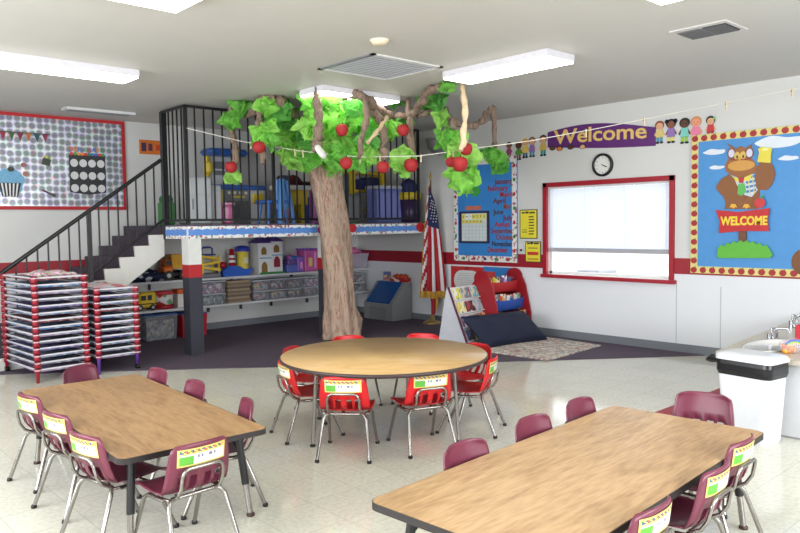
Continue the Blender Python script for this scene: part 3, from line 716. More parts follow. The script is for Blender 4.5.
t = thing('toy_box', 'white carton with orange top on the lower shelf by the post', 'box', (4.6, 9.68, T1))
MB().bb((0, 0, 0), (.17, .2, .19), mat((225, 222, 216), .5), bev=.004).build('carton', t)
MB().bb((-.004, -.004, .19), (.174, .204, .255), mat((214, 92, 36), .45), bev=.01).build('lid', t)
# upper shelf under the stairs: dark navy star cushion and dump truck
t = MB(); 
o = lumpy('star_cushion', 'navy cushion with white spots slumped on the upper shelf under the stairs', 'cushion', 3.95, 9.62, 4.42, 9.95, T0, .2, voro([(28, 34, 66), (30, 38, 72), (26, 30, 60), (36, 44, 80), (214, 218, 226)], 17), seed=8, fold=.5)
t = thing('toy_dump_truck', 'big orange and yellow toy dump truck on the upper shelf next to the post', 'toy', (4.40, 9.66, T0))
OR = mat((226, 110, 26), .35)
MB().bb((.0, 0, .1), (.14, .2, .2), OR, bev=.02).bb((.02, .01, .2), (.13, .19, .3), OR, bev=.02).build('cab', t)
MB().bb((.035, -.004, .21), (.115, .0, .28), mat((60, 50, 50), .2)).build('window', t)
m_ = MB(); m_.poly([(.0, .0), (.22, .0), (.26, .2), (-.02, .2)], 0, .2, mat((230, 170, 30), .35)); 
dd = m_.build('dump_bed', t, loc=(.13, .2, .16)); dd.rotation_euler = (PI/2, 0, 0)
MB().bb((0, .03, .06), (.38, .17, .1), BLACK).build('chassis', t)
wheels(t, ((.07, .02), (.29, .02), (.07, .18), (.29, .18)), .068, .05)
# boxes on the floor under the stairs
bin_(4.04, .009, .46, .355, 'grey see-through storage box with blue lid on the carpet under the stairs', [(130, 136, 140), (160, 150, 140), (104, 110, 116), (180, 172, 160)], (50, 90, 160), 9.5, .42, None, name='storage_box')
bin_(4.56, .009, .38, .33, 'red storage box with blue lid on the carpet by the post', None, (50, 80, 150), 9.48, .42, None, mat((168, 30, 50), .35), 'storage_box')
# toys on the upper shelf
t = thing('toy_garage', 'yellow and blue multi-level toy parking garage on the upper shelf', 'toy', (4.97, 9.65, T0))
YG = mat((224, 196, 50), .4); BG = mat((50, 66, 140), .4)
MB().bb((0, 0, .0), (.3, .26, .06), mat((120, 120, 126), .5), bev=.01).build('base', t)
for i, z in enumerate((.12, .2, .28)):
    d_ = MB(); d_.box((.15, .12, z), (.3, .24, .014), YG, ry=(-1)**i*.16); d_.box((.15, .0, z+.014), (.3, .008, .03), mat((230, 190, 60), .4), ry=(-1)**i*.16); d_.build('ramp_deck', t)
for x in (.02, .28):
    for y in (.02, .22): MB().bb((x-.01, y-.01, .06), (x+.01, y+.01, .33), YG).build('column', t)
MB().tube([(.06, .12, .33), (.06, .12, .42), (.09, .12, .44), (.2, .12, .44), (.23, .12, .42), (.23, .12, .33)], .014, BG, 8).bb((.04, .05, .32), (.25, .2, .345), BG).build('carry_handle', t)
t = thing('toy_boat', 'blue toy boat with red and white lighthouse tower on the upper shelf', 'toy', (5.32, 9.66, T0))
BB = mat((36, 92, 190), .35)
m_ = MB(); hull = [(0, 0), (.42, 0), (.5, .1), (.34, .1), (.26, .14), (.1, .16), (-.03, .08)]
m_.poly(hull, 0, .2, BB); dd = m_.build('hull', t, loc=(0.02, .22, 0)); dd.rotation_euler = (PI/2, 0, 0)
MB().lathe([(.06, .1), (.055, .18), (.05, .18), (.05, .25), (.044, .25), (.042, .32), (.05, .325), (.05, .335), (.035, .34), (.035, .39), (.0, .41)], (.2, .11, 0), REDP, 18).build('lighthouse', t)
MB().lathe([(.054, .2), (.052, .24)], (.2, .11, 0), mat((230, 230, 230), .4), 18).lathe([(.047, .27), (.045, .31)], (.2, .11, 0), mat((230, 230, 230), .4), 18).build('white_bands', t)
MB().ball((.04, .1, .17), (.06, .05, .05), mat((180, 24, 40), .4)).build('cabin', t)
t = thing('toy_tower', 'yellow toy tower with round blue roof on the upper shelf', 'toy', (5.72, 9.8, T0))
MB().lathe([(.1, 0), (.095, .12), (.085, .14), (.085, .34), (.1, .36)], (0, 0, 0), mat((222, 200, 66), .4), 20).build('body', t)
MB().lathe([(.115, .36), (.12, .38), (.1, .43), (.04, .45), (0.0, .45)], (0, 0, 0), mat((50, 60, 170), .35), 20).build('roof', t)
MB().bb((-.03, -.097, .18), (.03, -.08, .27), mat((230, 226, 190), .4)).build('window', t)
t = thing('dollhouse', 'tall white dollhouse with purple roofs and arched doors on the upper shelf', 'dollhouse', (5.93, 9.66, T0))
WH = mat((222, 222, 224), .45); PU = mat((92, 66, 150), .4); BR = mat((140, 104, 50), .5)
MB().bb((0, .02, 0), (.21, .26, .48), WH).bb((.21, .0, 0), (.42, .26, .5), WH).build('walls', t)
MB().add([(-.03, -.01, .48), (.23, -.01, .48), (.23, .28, .48), (-.03, .28, .48), (.1, .13, .6)], [(0, 1, 4), (1, 2, 4), (2, 3, 4), (3, 0, 4), (3, 2, 1, 0)], PU).add([(.19, -.03, .5), (.44, -.03, .5), (.44, .28, .5), (.19, .28, .5), (.315, .12, .62)], [(0, 1, 4), (1, 2, 4), (2, 3, 4), (3, 0, 4), (3, 2, 1, 0)], PU).build('roof', t)
for (x, y, z, w_, h_, cc) in ((.05, .018, .02, .1, .17, BR), (.05, .018, .3, .09, .12, BR), (.26, -.002, .1, .11, .17, mat((150, 30, 50), .5)), (.26, -.002, .33, .1, .12, BR)):
    m_ = MB(); m_.poly([(0, 0), (w_, 0), (w_, h_*.65), (w_*.75, h_*.92), (w_*.5, h_), (w_*.25, h_*.92), (0, h_*.65)], 0, .006, cc); dd = m_.build('arched_door' if z < .2 else 'arched_window', t, loc=(x, y, z)); dd.rotation_euler = (PI/2, 0, 0)
MB().bb((.02, -.05, .24), (.19, .02, .255), mat((120, 170, 210), .4)).bb((.23, -.05, .28), (.41, 0, .295), mat((120, 170, 210), .4)).build('balcony', t)
MB().bb((.0, -.03, .0), (.44, .0, .03), mat((60, 140, 70), .6), bev=.01).build('lawn_strip', t)
t = thing('toy_castle', 'pink and purple toy castle playset on the upper shelf beside the dollhouse', 'toy', (6.42, 9.66, T0))
pk = [mat((196, 90, 160), .4), mat((140, 90, 190), .4), mat((110, 80, 150), .4), mat((90, 110, 190), .4), mat((224, 150, 200), .4)]
MB().bb((.02, 0, 0), (.22, .25, .12), pk[3], bev=.01).bb((.05, .02, .12), (.2, .24, .2), pk[2], bev=.01).build('left_block', t)
MB().bb((.22, 0, 0), (.34, .25, .24), pk[1], bev=.01).bb((.1, .02, .2), (.3, .2, .26), pk[3], bev=.02).build('middle_block', t)
MB().bb((.36, 0, 0), (.62, .25, .34), pk[0], bev=.01).build('keep', t)
c_ = MB()
for i in range(5): c_.bb((.36+i*.056, 0, .34), (.36+i*.056+.034, .25, .37), pk[1])
c_.build('battlement', t)
MB().bb((.43, -.006, .08), (.5, .0, .22), mat((224, 200, 110), .4)).bb((.54, -.006, .05), (.58, .0, .3), pk[4]).build('window', t)
MB().bb((.26, -.006, .05), (.31, 0, .16), pk[4]).build('door', t)
MB().ball((.13, .1, .235), (.05, .05, .045), pk[0]).lathe([(.03, .26), (.0, .34)], (.26, .12, 0), pk[4], 12).build('turret', t)
t = thing('toy_basket', 'pink and clear plastic basket of pink toys on the shelf end right of the trunk', 'basket', (7.62, 9.63, T0))
MB().add([(.03, .02, .002), (.43, .02, .002), (.43, .3, .002), (.03, .3, .002), (0, 0, .26), (.48, 0, .26), (.48, .32, .26), (0, .32, .26)], [(0, 3, 2, 1), (0, 1, 5, 4), (1, 2, 6, 5), (2, 3, 7, 6), (3, 0, 4, 7)], mat((196, 198, 214), .25, alpha=.6)).build('tub', t)
MB().tube([(0, 0, .26), (.48, 0, .26), (.48, .32, .26), (0, .32, .26), (0, 0, .26)], .012, mat((210, 80, 150), .4), 6).build('rim', t)
MB().bb((.03, .02, .01), (.3, .28, .36), mat((214, 110, 170), .5), bev=.05).bb((.26, .05, .01), (.42, .28, .3), mat((206, 150, 190), .5), bev=.05).build('contents', t)

# ------------------------------------------------------------------ toy chest with tray, picture, flag
bx0 = on_z(365, 318, 0); 
t = thing('toy_chest', 'grey moulded plastic toy chest with sloping blue lid in the corner', 'toy chest', (7.43, 8.75, .008), 0)
# local: front faces -x/-y corner; profile in the Y-Z plane extruded along X
G = mat((138, 140, 144), .5)
a0, b0 = .0, .0
def extr(profile, x0, x1, m_, name, parent):
    mb = MB(Matrix(((0, 0, 1, 0), (1, 0, 0, 0), (0, 1, 0, 0), (0, 0, 0, 1)))); mb.poly(profile, x0, x1, m_); return mb.build(name, parent)
prof = [(-.33, 0), (.11, 0), (.11, .58), (.09, .60), (-.04, .60), (-.33, .27)]
extr(prof, -.35, .35, G, 'body', t)
extr([(-.325, .268), (-.05, .585), (-.052, .603), (-.335, .288)], -.28, .28, mat((24, 82, 150), .25), 'lid', t)
extr([(-.345, .0), (-.33, .0), (-.33, .2), (-.345, .18)], -.2, .2, mat((126, 128, 132), .5), 'front_panel', t)
t.rotation_euler = (0, 0, -PI/2); t.location = (8.01, 8.93, .008)
R38 = Matrix.Rotation(-PI/2, 3, 'Z')
def on_chest(x, y, z): return Vector((8.01, 8.93, 0))+R38 @ Vector((x, y, z))
o = thing('fabric_tray', 'red and white checked tray heaped with orange cloth on the toy chest', 'tray', on_chest(.17, .03, .609), -PI/2)
MB().bb((-.17, -.07, 0), (.17, .07, .07), voro([(170, 30, 36), (224, 210, 206), (180, 36, 40)], 24), bev=.005).build('tray', o)
lm = MB()
for i in range(9): lm.ball((-.14+i*.035, .02*math.sin(i*2.1), .085), (.04, .04, .03+.01*(i % 3)), mat([(196, 96, 44), (214, 130, 60), (170, 60, 40)][i % 3], .8))
x_ = lm.build('cloths', o); x_['kind'] = 'stuff'
o = thing('picture_card', 'upright colourful picture card standing on the left of the toy chest', 'card', on_chest(-.2, .06, .609), math.radians(-45))
MB().bb((-.07, -.006, 0), (.07, .006, .16), mat((170, 176, 186), .5)).build('card_back', o)
MB().bb((-.06, -.009, .01), (.06, -.006, .15), voro([(190, 60, 40), (70, 90, 150), (220, 160, 60), (40, 40, 60)], 20)).build('picture', o)
# flag
fx, fy = 7.93, 7.93
t = thing('flag', 'american flag with gold fringe hanging from a pole beside the wall', 'flag', (fx, fy, .008))
MB().lathe([(.15, 0), (.15, .02), (.1, .045), (.04, .06), (.035, .12), (.018, .14)], (0, 0, 0), mat((196, 170, 110), .3, .8), 20).build('stand', t)
MB().tube([(0, 0, .06), (.0, 0, 2.22)], .013, mat((110, 76, 46), .5), 8).build('pole', t)
MB().lathe([(.0, 2.215), (.022, 2.235), (.026, 2.26), (.012, 2.29), (.006, 2.34), (.0, 2.36)], (0, 0, 0), mat((200, 168, 84), .3, .8), 12).build('finial', t)
# draped cloth: folds in plan, hanging; u across folds, v down
FR, FW, FB = mat((156, 20, 34), .7), mat((214, 212, 216), .7), mat((30, 36, 78), .7); GOLD = mat((196, 150, 52), .6)
def flagpt(u, v):
    top, bot = 2.17, .45
    half = .03+.185*v**.75
    lat = (u-.44)*2*half; dep = .035*math.sin(u*PI*5.2)*(.25+.75*v)+.045
    z = top-(top-bot)*v-.22*u*(1-v)**2+.03*abs(u-.5)
    return Vector((.737*lat-.675*dep, -.676*lat-.737*dep, z-.008))
NU, NV = 56, 30
fm = MB()
for i in range(NU):
    for j in range(NV):
        u, v_ = (i+.5)/NU, (j+.5)/NV
        if v_ > .978 or u < .03: m_ = GOLD
        elif v_ < .36 and u > .1+.3*v_: m_ = FB
        elif u < .24: m_ = FR if int(v_*13+u*8) % 2 else FW
        else: m_ = FR if (u < .44 or .58 < u < .76 or u > .9) else FW
        fm.add([flagpt(i/NU, j/NV), flagpt((i+1)/NU, j/NV), flagpt((i+1)/NU, (j+1)/NV), flagpt(i/NU, (j+1)/NV)], [(0, 1, 2, 3)], m_, True)
st = fm; fl = fm.build('cloth', t)
sm_ = MB()
for k in range(22):
    u = .35+.58*((k*7) % 11)/11; v_ = .08+.24*(k/22.0)
    p = flagpt(u, v_); q = p+Vector((-.0, -.0, 0)); nn = Vector((-.675, -.737, 0))*.008
    sm_.ball(q+nn, (.009, .009, .011), FW, 6)
sm_.build('stars', t)
fr_ = MB()
for i in range(40):
    u = i/39; p = flagpt(u, 1.0); fr_.tube([p, p+Vector((0, 0, -.05))], .007, GOLD, 4)
fr_.build('fringe', t)
MB().tube([(.0, -.02, .45), (.01, -.03, .3), (-.01, -.03, .14)], [.05, .035, .03], FR, 8).tube([(.04, -.05, .5), (.05, -.06, .33), (.02, -.04, .16)], [.03, .025, .012], GOLD, 8).build('tail', t)

# ------------------------------------------------------------------ reading corner
t = MB()
rgm = voro([(196, 186, 176), (170, 130, 130), (206, 198, 186), (150, 156, 160), (190, 170, 150), (212, 206, 198)], 26, .95)
rpts = [on_z(x, y, .008) for x, y in ((481, 351), (548, 338), (601, 346), (548, 361))]
c0 = sum((p for p in rpts), Vector())/4
mb = MB(); mb.poly([((p-c0).x, (p-c0).y) for p in rpts], 0, .014, rgm)
o = mb.build('patterned_rug', loc=(c0.x, c0.y, .008)); tag(o, 'small cream and pink patterned rug on the carpet under the window wall', 'rug')
# floor pillow, propped against the book rack
P0, P1 = Vector((6.86, 6.18, 0)), Vector((7.86, 5.86, 0))
t = thing('floor_pillow', 'big dark navy floor pillow leaning against the book rack', 'pillow', (7.35, 6.03, .03), math.radians(-62))
n = 26; V = []; N = (n+1)**2
for side in (1, -1):
    for i in range(n+1):
        for j in range(n+1):
            u, v_ = -1+2*i/n, -1+2*j/n
            e = ((1-u**4)*(1-v_**4))**.5
            th_ = .105*e*(1+.18*noise.noise(Vector((u*2.2, v_*2.2, 3*side))))
            pin = 1-.07*(1-abs(u)**2)*abs(v_)**3
            x = .53*u*(1-.05*(1-v_*v_))-.07*v_; z = .25*v_*(1-.10*(1-u*u))
            V.append((x, side*th_, z))
F_ = []
for s_ in (0, 1):
    for i in range(n):
        for j in range(n):
            a, b_, c_, d_ = [s_*N+q for q in (i*(n+1)+j, (i+1)*(n+1)+j, (i+1)*(n+1)+j+1, i*(n+1)+j+1)]
            F_.append((a, d_, c_, b_) if s_ == 0 else (a, b_, c_, d_))
mm = MB(Matrix.Translation((0, 0, .20)) @ Matrix.Rotation(math.radians(-42), 4, 'X'))
mm.add(V, F_, mat((14, 22, 50), .8, bump=.2), True).build('cushion', t)
t.rotation_euler = (0, 0, math.radians(-9)); t.location = (7.22, 5.90, .0)
# easel style book display
t = thing('book_easel', 'white A-frame book display stand with picture books on sloping ledges', 'book stand')
e1, e2 = on_z(466, 350, 0), on_z(505, 342, 0)
tl = Vector((6.66, 6.42, 0)); ang = math.radians(-55)
t.location = (7.08, 6.52, .008); t.rotation_euler = (0, 0, math.radians(8))
# local: display panel faces -y, leaning back
Wd, Hh = .62, .80
def lean(pt):  # panel coordinates (x, s up the slope, d out from it)
    x, s_, d_ = pt; th_ = math.radians(22)
    return Vector((x, -.30+s_*math.sin(th_)-d_*math.cos(th_), s_*math.cos(th_)+d_*math.sin(th_)))
def lbox(mb, x0, x1, s0, s1, d0, d1, m_):
    vs = [lean((x, s_, d_)) for x in (x0, x1) for s_ in (s0, s1) for d_ in (d0, d1)]
    mb.add(vs, [(0, 1, 3, 2), (4, 6, 7, 5), (0, 4, 5, 1), (2, 3, 7, 6), (0, 2, 6, 4), (1, 5, 7, 3)], m_)
WB_ = mat((214, 214, 216), .45)
mb = MB(); lbox(mb, -Wd/2, Wd/2, 0, .77, -.012, 0, WB_); mb.build('display_panel', t)
mb = MB(); lbox(mb, -Wd/2-.012, -Wd/2, 0, .78, -.014, .012, mat((96, 30, 60), .5)); lbox(mb, Wd/2, Wd/2+.012, 0, .78, -.014, .012, mat((96, 30, 60), .5)); mb.build('edge_trim', t)
for sx in (-1, 1):
    m_ = MB(Matrix(((0, 0, 1, 0), (1, 0, 0, 0), (0, 1, 0, 0), (0, 0, 0, 1))))
    m_.poly([(-.30, 0), (.16, 0), (.02, .72), (-.01, .72)], sx*Wd/2-.006, sx*Wd/2+.006, mat((196, 198, 206), .5)); m_.build('side_panel', t)
for k in range(4): mb = MB(); lbox(mb, -Wd/2, Wd/2, .03+k*.185, .042+k*.185, 0, .04, WB_); mb.build('ledge', t)
th22 = math.radians(22)
bkc = [[(214, 206, 60), (230, 230, 220), (60, 90, 60)], [(120, 130, 140), (200, 190, 180), (150, 40, 40)], [(120, 190, 200), (230, 220, 200), (90, 120, 100)],
       [(230, 220, 170), (220, 200, 60), (60, 60, 60)], [(60, 50, 60), (170, 30, 40), (220, 210, 200)], [(160, 190, 200), (200, 200, 210), (120, 90, 60)],
       [(190, 170, 210), (120, 60, 120), (235, 235, 235)], [(120, 150, 180), (220, 170, 60), (200, 120, 60)], [(224, 180, 120), (210, 80, 50), (230, 220, 200)],
       [(60, 50, 70), (90, 100, 140), (180, 40, 50)], [(110, 180, 200), (180, 200, 120), (240, 240, 240)], [(60, 110, 180), (230, 230, 230), (220, 120, 50)]]
for k in range(4):
    for j in range(3):
        q = (3-k)*3+j
        w_, h_ = .15+.014*((q*5) % 3), .145+.01*((q*3) % 3)
        x = -.2+j*.2
        lo = t.matrix_basis @ Matrix.Translation(lean((x, .044+k*.185, .006))) @ Matrix.Rotation(-th22, 4, 'X')
        b = thing('picture_book', 'picture book on the %s ledge of the white stand, %s one' % (['bottom', 'second lowest', 'second highest', 'top'][k], ['left', 'middle', 'right'][j]), 'book', group='picture books on the white stand', mw=lo)
        MB().bb((-w_/2, -.012, 0), (w_/2, 0, h_), mat(bkc[q][1], .4)).build('pages', b)
        MB().bb((-w_/2, -.015, 0), (w_/2, -.012, h_), voro(bkc[q], 18, .35)).build('front_cover', b)
# pocket book rack with bear shaped ends
t = thing('book_rack', 'red, blue and green cloth pocket book rack with bear-shaped ends', 'book rack')
t.location = (7.74, 6.42, .008); t.rotation_euler = (0, 0, math.radians(2))
Wr = .72; RB = mat((150, 22, 34), .4); BL = mat((30, 50, 120), .45)
for sx in (-1, 1):
    m_ = MB(Matrix(((0, 0, 1, 0), (1, 0, 0, 0), (0, 1, 0, 0), (0, 0, 0, 1))))
    sil = [(-.26, 0), (.22, 0), (.22, .62), (.2, .70)]
    sil += [(.02+.13*math.cos(a), .80+.11*math.sin(a)) for a in [PI*i/10-.3 for i in range(12)]] + [(-.17, .68), (-.26, .3)]
    m_.poly(sil, sx*Wr/2-.012, sx*Wr/2+.012, RB); sp_ = m_.build('bear_end_panel', t)
for k, (cc, z0, y0) in enumerate((((188, 40, 44), .56, .0), ((44, 86, 176), .32, -.1), ((30, 110, 70), .08, -.2))):
    vs = []
    for i in range(9):
        x = -Wr/2+.014+(Wr-.028)*i/8; sag = .03*math.sin(PI*i/8)
        vs += [(x, y0-.05-sag, z0+.19-sag*.6), (x, y0-.03-sag, z0+.05), (x, y0+.03, z0), (x, y0+.04, z0+.2)]
    N = len(vs); vs2 = [(a, b_+.004, c_) for a, b_, c_ in vs]
    fs = [(i*4+q, i*4+4+q, i*4+5+q, i*4+1+q) for i in range(8) for q in range(3)]
    MB().add(vs, fs, mat(cc, .6), True).build('cloth_pocket', t)
for k, (z0, y0) in enumerate(((.56, 0), (.32, -.1), (.08, -.2))):
    for j in range(4):
        b = thing('picture_book', 'picture book in the %s pocket of the bear rack, %s from the left' % (['top', 'middle', 'bottom'][k], ['first', 'second', 'third', 'fourth'][j]), 'book', group='books in the bear rack', mw=t.matrix_basis @ Matrix.Translation((-.25+j*.165, y0+.006-.012, z0+.025)))
        hh = .21+.012*((j+k) % 3)
        MB().bb((-.07, -.006, 0), (.07, .006, hh), voro(bkc[(j*3+k*5) % 12], 16, .4)).build('cover', b)
MB().tube([(-Wr/2, .12, .1), (Wr/2, .12, .1)], .012, BL, 8).tube([(-Wr/2, .12, .6), (Wr/2, .12, .6)], .012, BL, 8).build('cross_rail', t)

# ------------------------------------------------------------------ waste bin and counter
t = thing('waste_bin', 'tall white plastic waste bin with black liner folded over its rim', 'bin', (5.225, 2.06, 0), math.radians(-8))
t.scale = (.93, .92, 1.08)
def loft_rr(mb, levels, m_, capb=True, capt=True, r=.05):
    rings = []
    for (w_, d_, z) in levels: rings.append([(x, y, z) for x, y in rrect(-w_/2, -d_/2, w_/2, d_/2, min(r, w_*.3, d_*.3), 4)])
    n = len(rings[0]); vs = [p for q in rings for p in q]
    fs = [[i*n+k, i*n+(k+1) % n, (i+1)*n+(k+1) % n, (i+1)*n+k] for i in range(len(rings)-1) for k in range(n)]
    if capb: fs.append(list(range(n-1, -1, -1)))
    if capt: fs.append([(len(rings)-1)*n+k for k in range(n)])
    mb.add(vs, fs, m_)
WP = mat((216, 218, 226), .3)
mb = MB(); loft_rr(mb, [(.24, .34, 0), (.25, .36, .02), (.28, .42, .47), (.28, .42, .48)], WP, True, True); mb.build('body', t)
mb = MB(); loft_rr(mb, [(.285, .425, .43), (.30, .44, .455), (.30, .44, .50), (.29, .43, .535)], mat((20, 20, 24), .25, bump=.6, scale=30), False, True)
mb.tube([(-.02, .2, .495), (-.02, .27, .50), (-.02, .32, .50), (-.01, .37, .485)], [.035, .022, .03, .012], mat((20, 20, 24), .25, bump=.6, scale=30), 7)
mb.build('liner_bag', t)
mb = MB(); loft_rr(mb, [(.31, .45, .528), (.31, .45, .545), (.28, .42, .565), (.2, .34, .575)], WP, True, True); mb.build('lid', t)
# counter
CT = .57
t = thing('sink_counter', 'low stone-look counter with white base cabinet along the right edge', 'counter', (5.42, 2.0, 0))
out = [(-.04, -.9), (2.70, -.9), (2.70, .665), (-.04, .385)]
CM = speckle((186, 176, 160), (196, 188, 174), (204, 198, 186), 60, .3)
def ct_with_hole(mb, out, cx, cy, rx, ry, z0, z1, m_, n=40):
    inn = []; ou = []
    for i in range(n):
        a = 2*PI*i/n; dx, dy = math.cos(a), math.sin(a)
        inn.append((cx+rx*dx, cy+ry*dy))
        best = None
        for k in range(4):
            (x1, y1), (x2, y2) = out[k], out[(k+1) % 4]; ex, ey = x2-x1, y2-y1
            den = dx*ey-dy*ex
            if abs(den) < 1e-9: continue
            s_ = ((x1-cx)*ey-(y1-cy)*ex)/den; q = ((x1-cx)*dy-(y1-cy)*dx)/den
            if s_ > 0 and -1e-6 <= q <= 1+1e-6 and (best is None or s_ < best): best = s_
        ou.append((cx+best*dx, cy+best*dy))
    # snap nearest ring points to the corners
    for c_ in out:
        k = min(range(n), key=lambda i: (ou[i][0]-c_[0])**2+(ou[i][1]-c_[1])**2); ou[k] = c_
    vs = [(x, y, z1) for x, y in inn]+[(x, y, z1) for x, y in ou]+[(x, y, z0) for x, y in ou]+[(x, y, z0) for x, y in inn]
    fs = []
    for i in range(n):
        j = (i+1) % n; fs += [(i, n+i, n+j, j), (n+i, 2*n+i, 2*n+j, n+j), (2*n+i, 3*n+i, 3*n+j, 2*n+j), (3*n+i, i, j, 3*n+j)]
    mb.add(vs, fs, m_)
scx, scy, srx, sry = .46, .17, .34, .17
mb = MB(); ct_with_hole(mb, out, scx, scy, srx, sry, CT-.035, CT, CM); mb.build('countertop', t)
MB().bb((.03, -.85, .0), (2.69, .30, CT-.16), mat((214, 215, 219), .45)).bb((.03, -.85, CT-.16), (.06, .30, CT-.035), mat((214, 215, 219), .45)).bb((.03, .27, CT-.16), (2.69, .30, CT-.035), mat((214, 215, 219), .45)).build('cabinet', t)
MB().bb((.028, -.86, 0), (.03, .3, .012), mat((150, 150, 150), .5)).build('toe_strip', t)
BS = mat((206, 206, 204), .2)
MB().lathe([(1.05, .006), (1.03, .012), (.98, .008), (.93, -.04), (.8, -.1), (.4, -.115), (.05, -.118), (0.0, -.118)], (scx, scy, CT), BS, 40, srx, sry).build('sink_bowl', t)
def faucet(p, label, rz):
    t = thing('faucet', label, 'faucet', p, rz)
    CR = mat((190, 192, 198), .15, .95, .01)
    MB().lathe([(.03, 0), (.03, .012), (.02, .02), (.017, .09), (0, .095)], (0, 0, 0), CR, 14).build('body', t)
    MB().tube([(0, 0, .06), (0, -.04, .09), (0, -.12, .095), (0, -.13, .07)], .011, CR, 8).build('spout', t)
    for s_ in (-1, 1): MB().tube([(0, 0, .03), (s_*.07, .0, .03)], .01, CR, 8).tube([(s_*.07, 0, .0), (s_*.07, 0, .055)], .016, CR, 10).build('handle', t)
faucet((6.24, 2.30, CT), 'chrome faucet behind the counter sink', math.radians(0))
faucet((7.05, 2.42, CT), 'tall chrome faucet farther along the counter, nearer the wall', math.radians(0))
bpy.data.objects['faucet.001'].scale = (1.0, 1.0, 1.25)
t = thing('candy_bag', 'clear bag with orange sweets and a rainbow printed top on the counter', 'bag', (5.66, 1.95, CT), math.radians(-45))
mb = MB()
for k in range(26): mb.ball((-.065+.13*random.random()*.55, -.02+.04*random.random(), .015+.05*random.random()), .017, mat([(226, 140, 30), (240, 160, 40), (214, 110, 30)][k % 3], .3), 8)
x_ = mb.build('sweets', t); x_['kind'] = 'stuff'
MB().ball((0, 0, .055), (.1, .045, .058), mat((210, 200, 205), .1, alpha=.3), 16).build('clear_bag', t)
for k, cc in enumerate(((120, 90, 190), (90, 140, 200), (120, 190, 90), (230, 200, 80))):
    MB().tube([(.085*math.cos(a)*(1-k*.1), -.035, .03+.075*math.sin(a)*(1-k*.1)) for a in [PI*i/10*.75+.1 for i in range(11)]], .004, mat(cc, .3), 5).build('rainbow_stripe', t)
t = thing('paper_cup_box', 'red box at the right edge of the counter', 'box', (6.2, 2.06, CT))
MB().bb((-.08, -.12, 0), (.08, .03, .15), mat((178, 24, 44), .4), bev=.006).build('carton', t)
MB().bb((-.06, -.11, .15), (.06, .02, .155), mat((120, 120, 140), .4)).build('opening', t)
o = MB().bb((5.3, 2.72, .0), (XB-.02, 2.9, .002), mat((160, 22, 40), .5)).build('floor_tape'); tag(o, 'dark red strip of tape on the floor leading to the wall', 'tape')

# ------------------------------------------------------------------ boards and posters, back wall
t = thing('silver_bulletin_board', 'bulletin board of shiny silver holographic paper with red border', 'bulletin board', mw=wallA(1.2, 1.80, .004))
BW, BHt = 2.84, 1.21
MB().rect(0, 0, BW, BHt, .0, .02, HOLO).build('holographic_backing', t)
t2 = .045
RD = mat((176, 24, 34), .5)
MB().rect(-.0, 0, BW, t2, .0, .03, RD).rect(0, BHt-t2, BW, BHt, 0, .03, RD).rect(BW-t2, t2, BW, BHt-t2, 0, .03, RD).rect(0, t2, t2, BHt-t2, 0, .03, RD).build('border', t)
def wA(px, py, off=.024): p = on_y(px, py, YA); return wallA(p.x, p.z, off)
# pennant string
t = thing('pennant_banner', 'string of small coloured pennants across the top of the silver board', 'banner', mw=wallA(1.6, 2.745, .024))
t_pen = [(40, 60, 60), (150, 30, 60), (60, 90, 50), (120, 40, 50), (170, 100, 50), (40, 70, 90), (130, 40, 80), (200, 170, 70)]
N_ = 15
for k in range(N_):
    x = k*.098; MB().poly([(x, .02), (x+.08, .02), (x+.04, -.09)], 0, .003, mat(t_pen[k % 8], .5)).build('pennant', t)
MB().rect(-.02, .016, N_*.098, .024, 0, .004, BLACK).build('string', t)
# cupcake
p = on_y(9, 183, YA); t = thing('cupcake_cutout', 'blue frosted cupcake cutout with striped cup on the silver board', 'cutout', mw=wallA(p.x, p.z, .024))
fr_ = [(.17*math.cos(a)*(1+.08*math.sin(5*a)), .02+.16*math.sin(a)*(1+.08*math.cos(6*a))) for a in [2*PI*i/32 for i in range(32)]]
MB().poly(fr_, .002, .006, mat((112, 168, 206), .5, 0, .25, 60)).build('frosting', t)
MB().poly([(-.13, 0), (.13, 0), (.09, -.17), (-.09, -.17)], 0, .008, mat((30, 30, 36), .5)).build('cup', t)
c_ = MB()
for k in range(5): x = -.1+k*.045; c_.poly([(x, -.005), (x+.02, -.005), (x*.75+.014, -.165), (x*.75, -.165)], .008, .01, mat((220, 220, 220), .5))
c_.build('cup_stripes', t)
MB().disc(.02, .17, .04, .03, .004, .01, mat((50, 60, 40), .5)).build('topping', t)
for (px, py, cc, lab) in ((23, 165, (150, 90, 90), 'small pinkish paper cutout right of the cupcake, the upper one'), (25, 174, (160, 110, 90), 'small brownish paper cutout right of the cupcake, the lower one')):
    o = MB().disc(0, 0, .035, .03, 0, .004, mat(cc, .5)).build('paper_cutout', mw=wA(px, py)); tag(o, lab, 'cutout')
o = MB().disc(0, 0, .13, .032, 0, .004, mat((92, 120, 90), .5)).build('caption_label', mw=wA(10, 189)); tag(o, 'flat green oval label under the cupcake cutout', 'label')
t = thing('crayon_box_cutout', 'little tilted green crayon box cutout in the middle of the silver board', 'cutout', mw=wA(46, 161) @ Matrix.Rotation(-.25, 4, 'Z'))
MB().rect(-.05, -.06, .05, .03, 0, .004, mat((58, 66, 50), .5)).build('box_front', t)
c_ = MB()
for k in range(4): c_.poly([(-.04+k*.022, .03), (-.022+k*.022, .03), (-.022+k*.022, .055), (-.031+k*.022, .07), (-.04+k*.022, .055)], 0, .004, mat([(150, 150, 60), (190, 190, 120), (110, 140, 70), (170, 170, 80)][k], .5))
c_.build('crayons', t)
t = thing('pencil_cutout', 'little dark slanted pencil cutout low on the silver board', 'cutout', mw=wA(48, 193) @ Matrix.Rotation(-.45, 4, 'Z'))
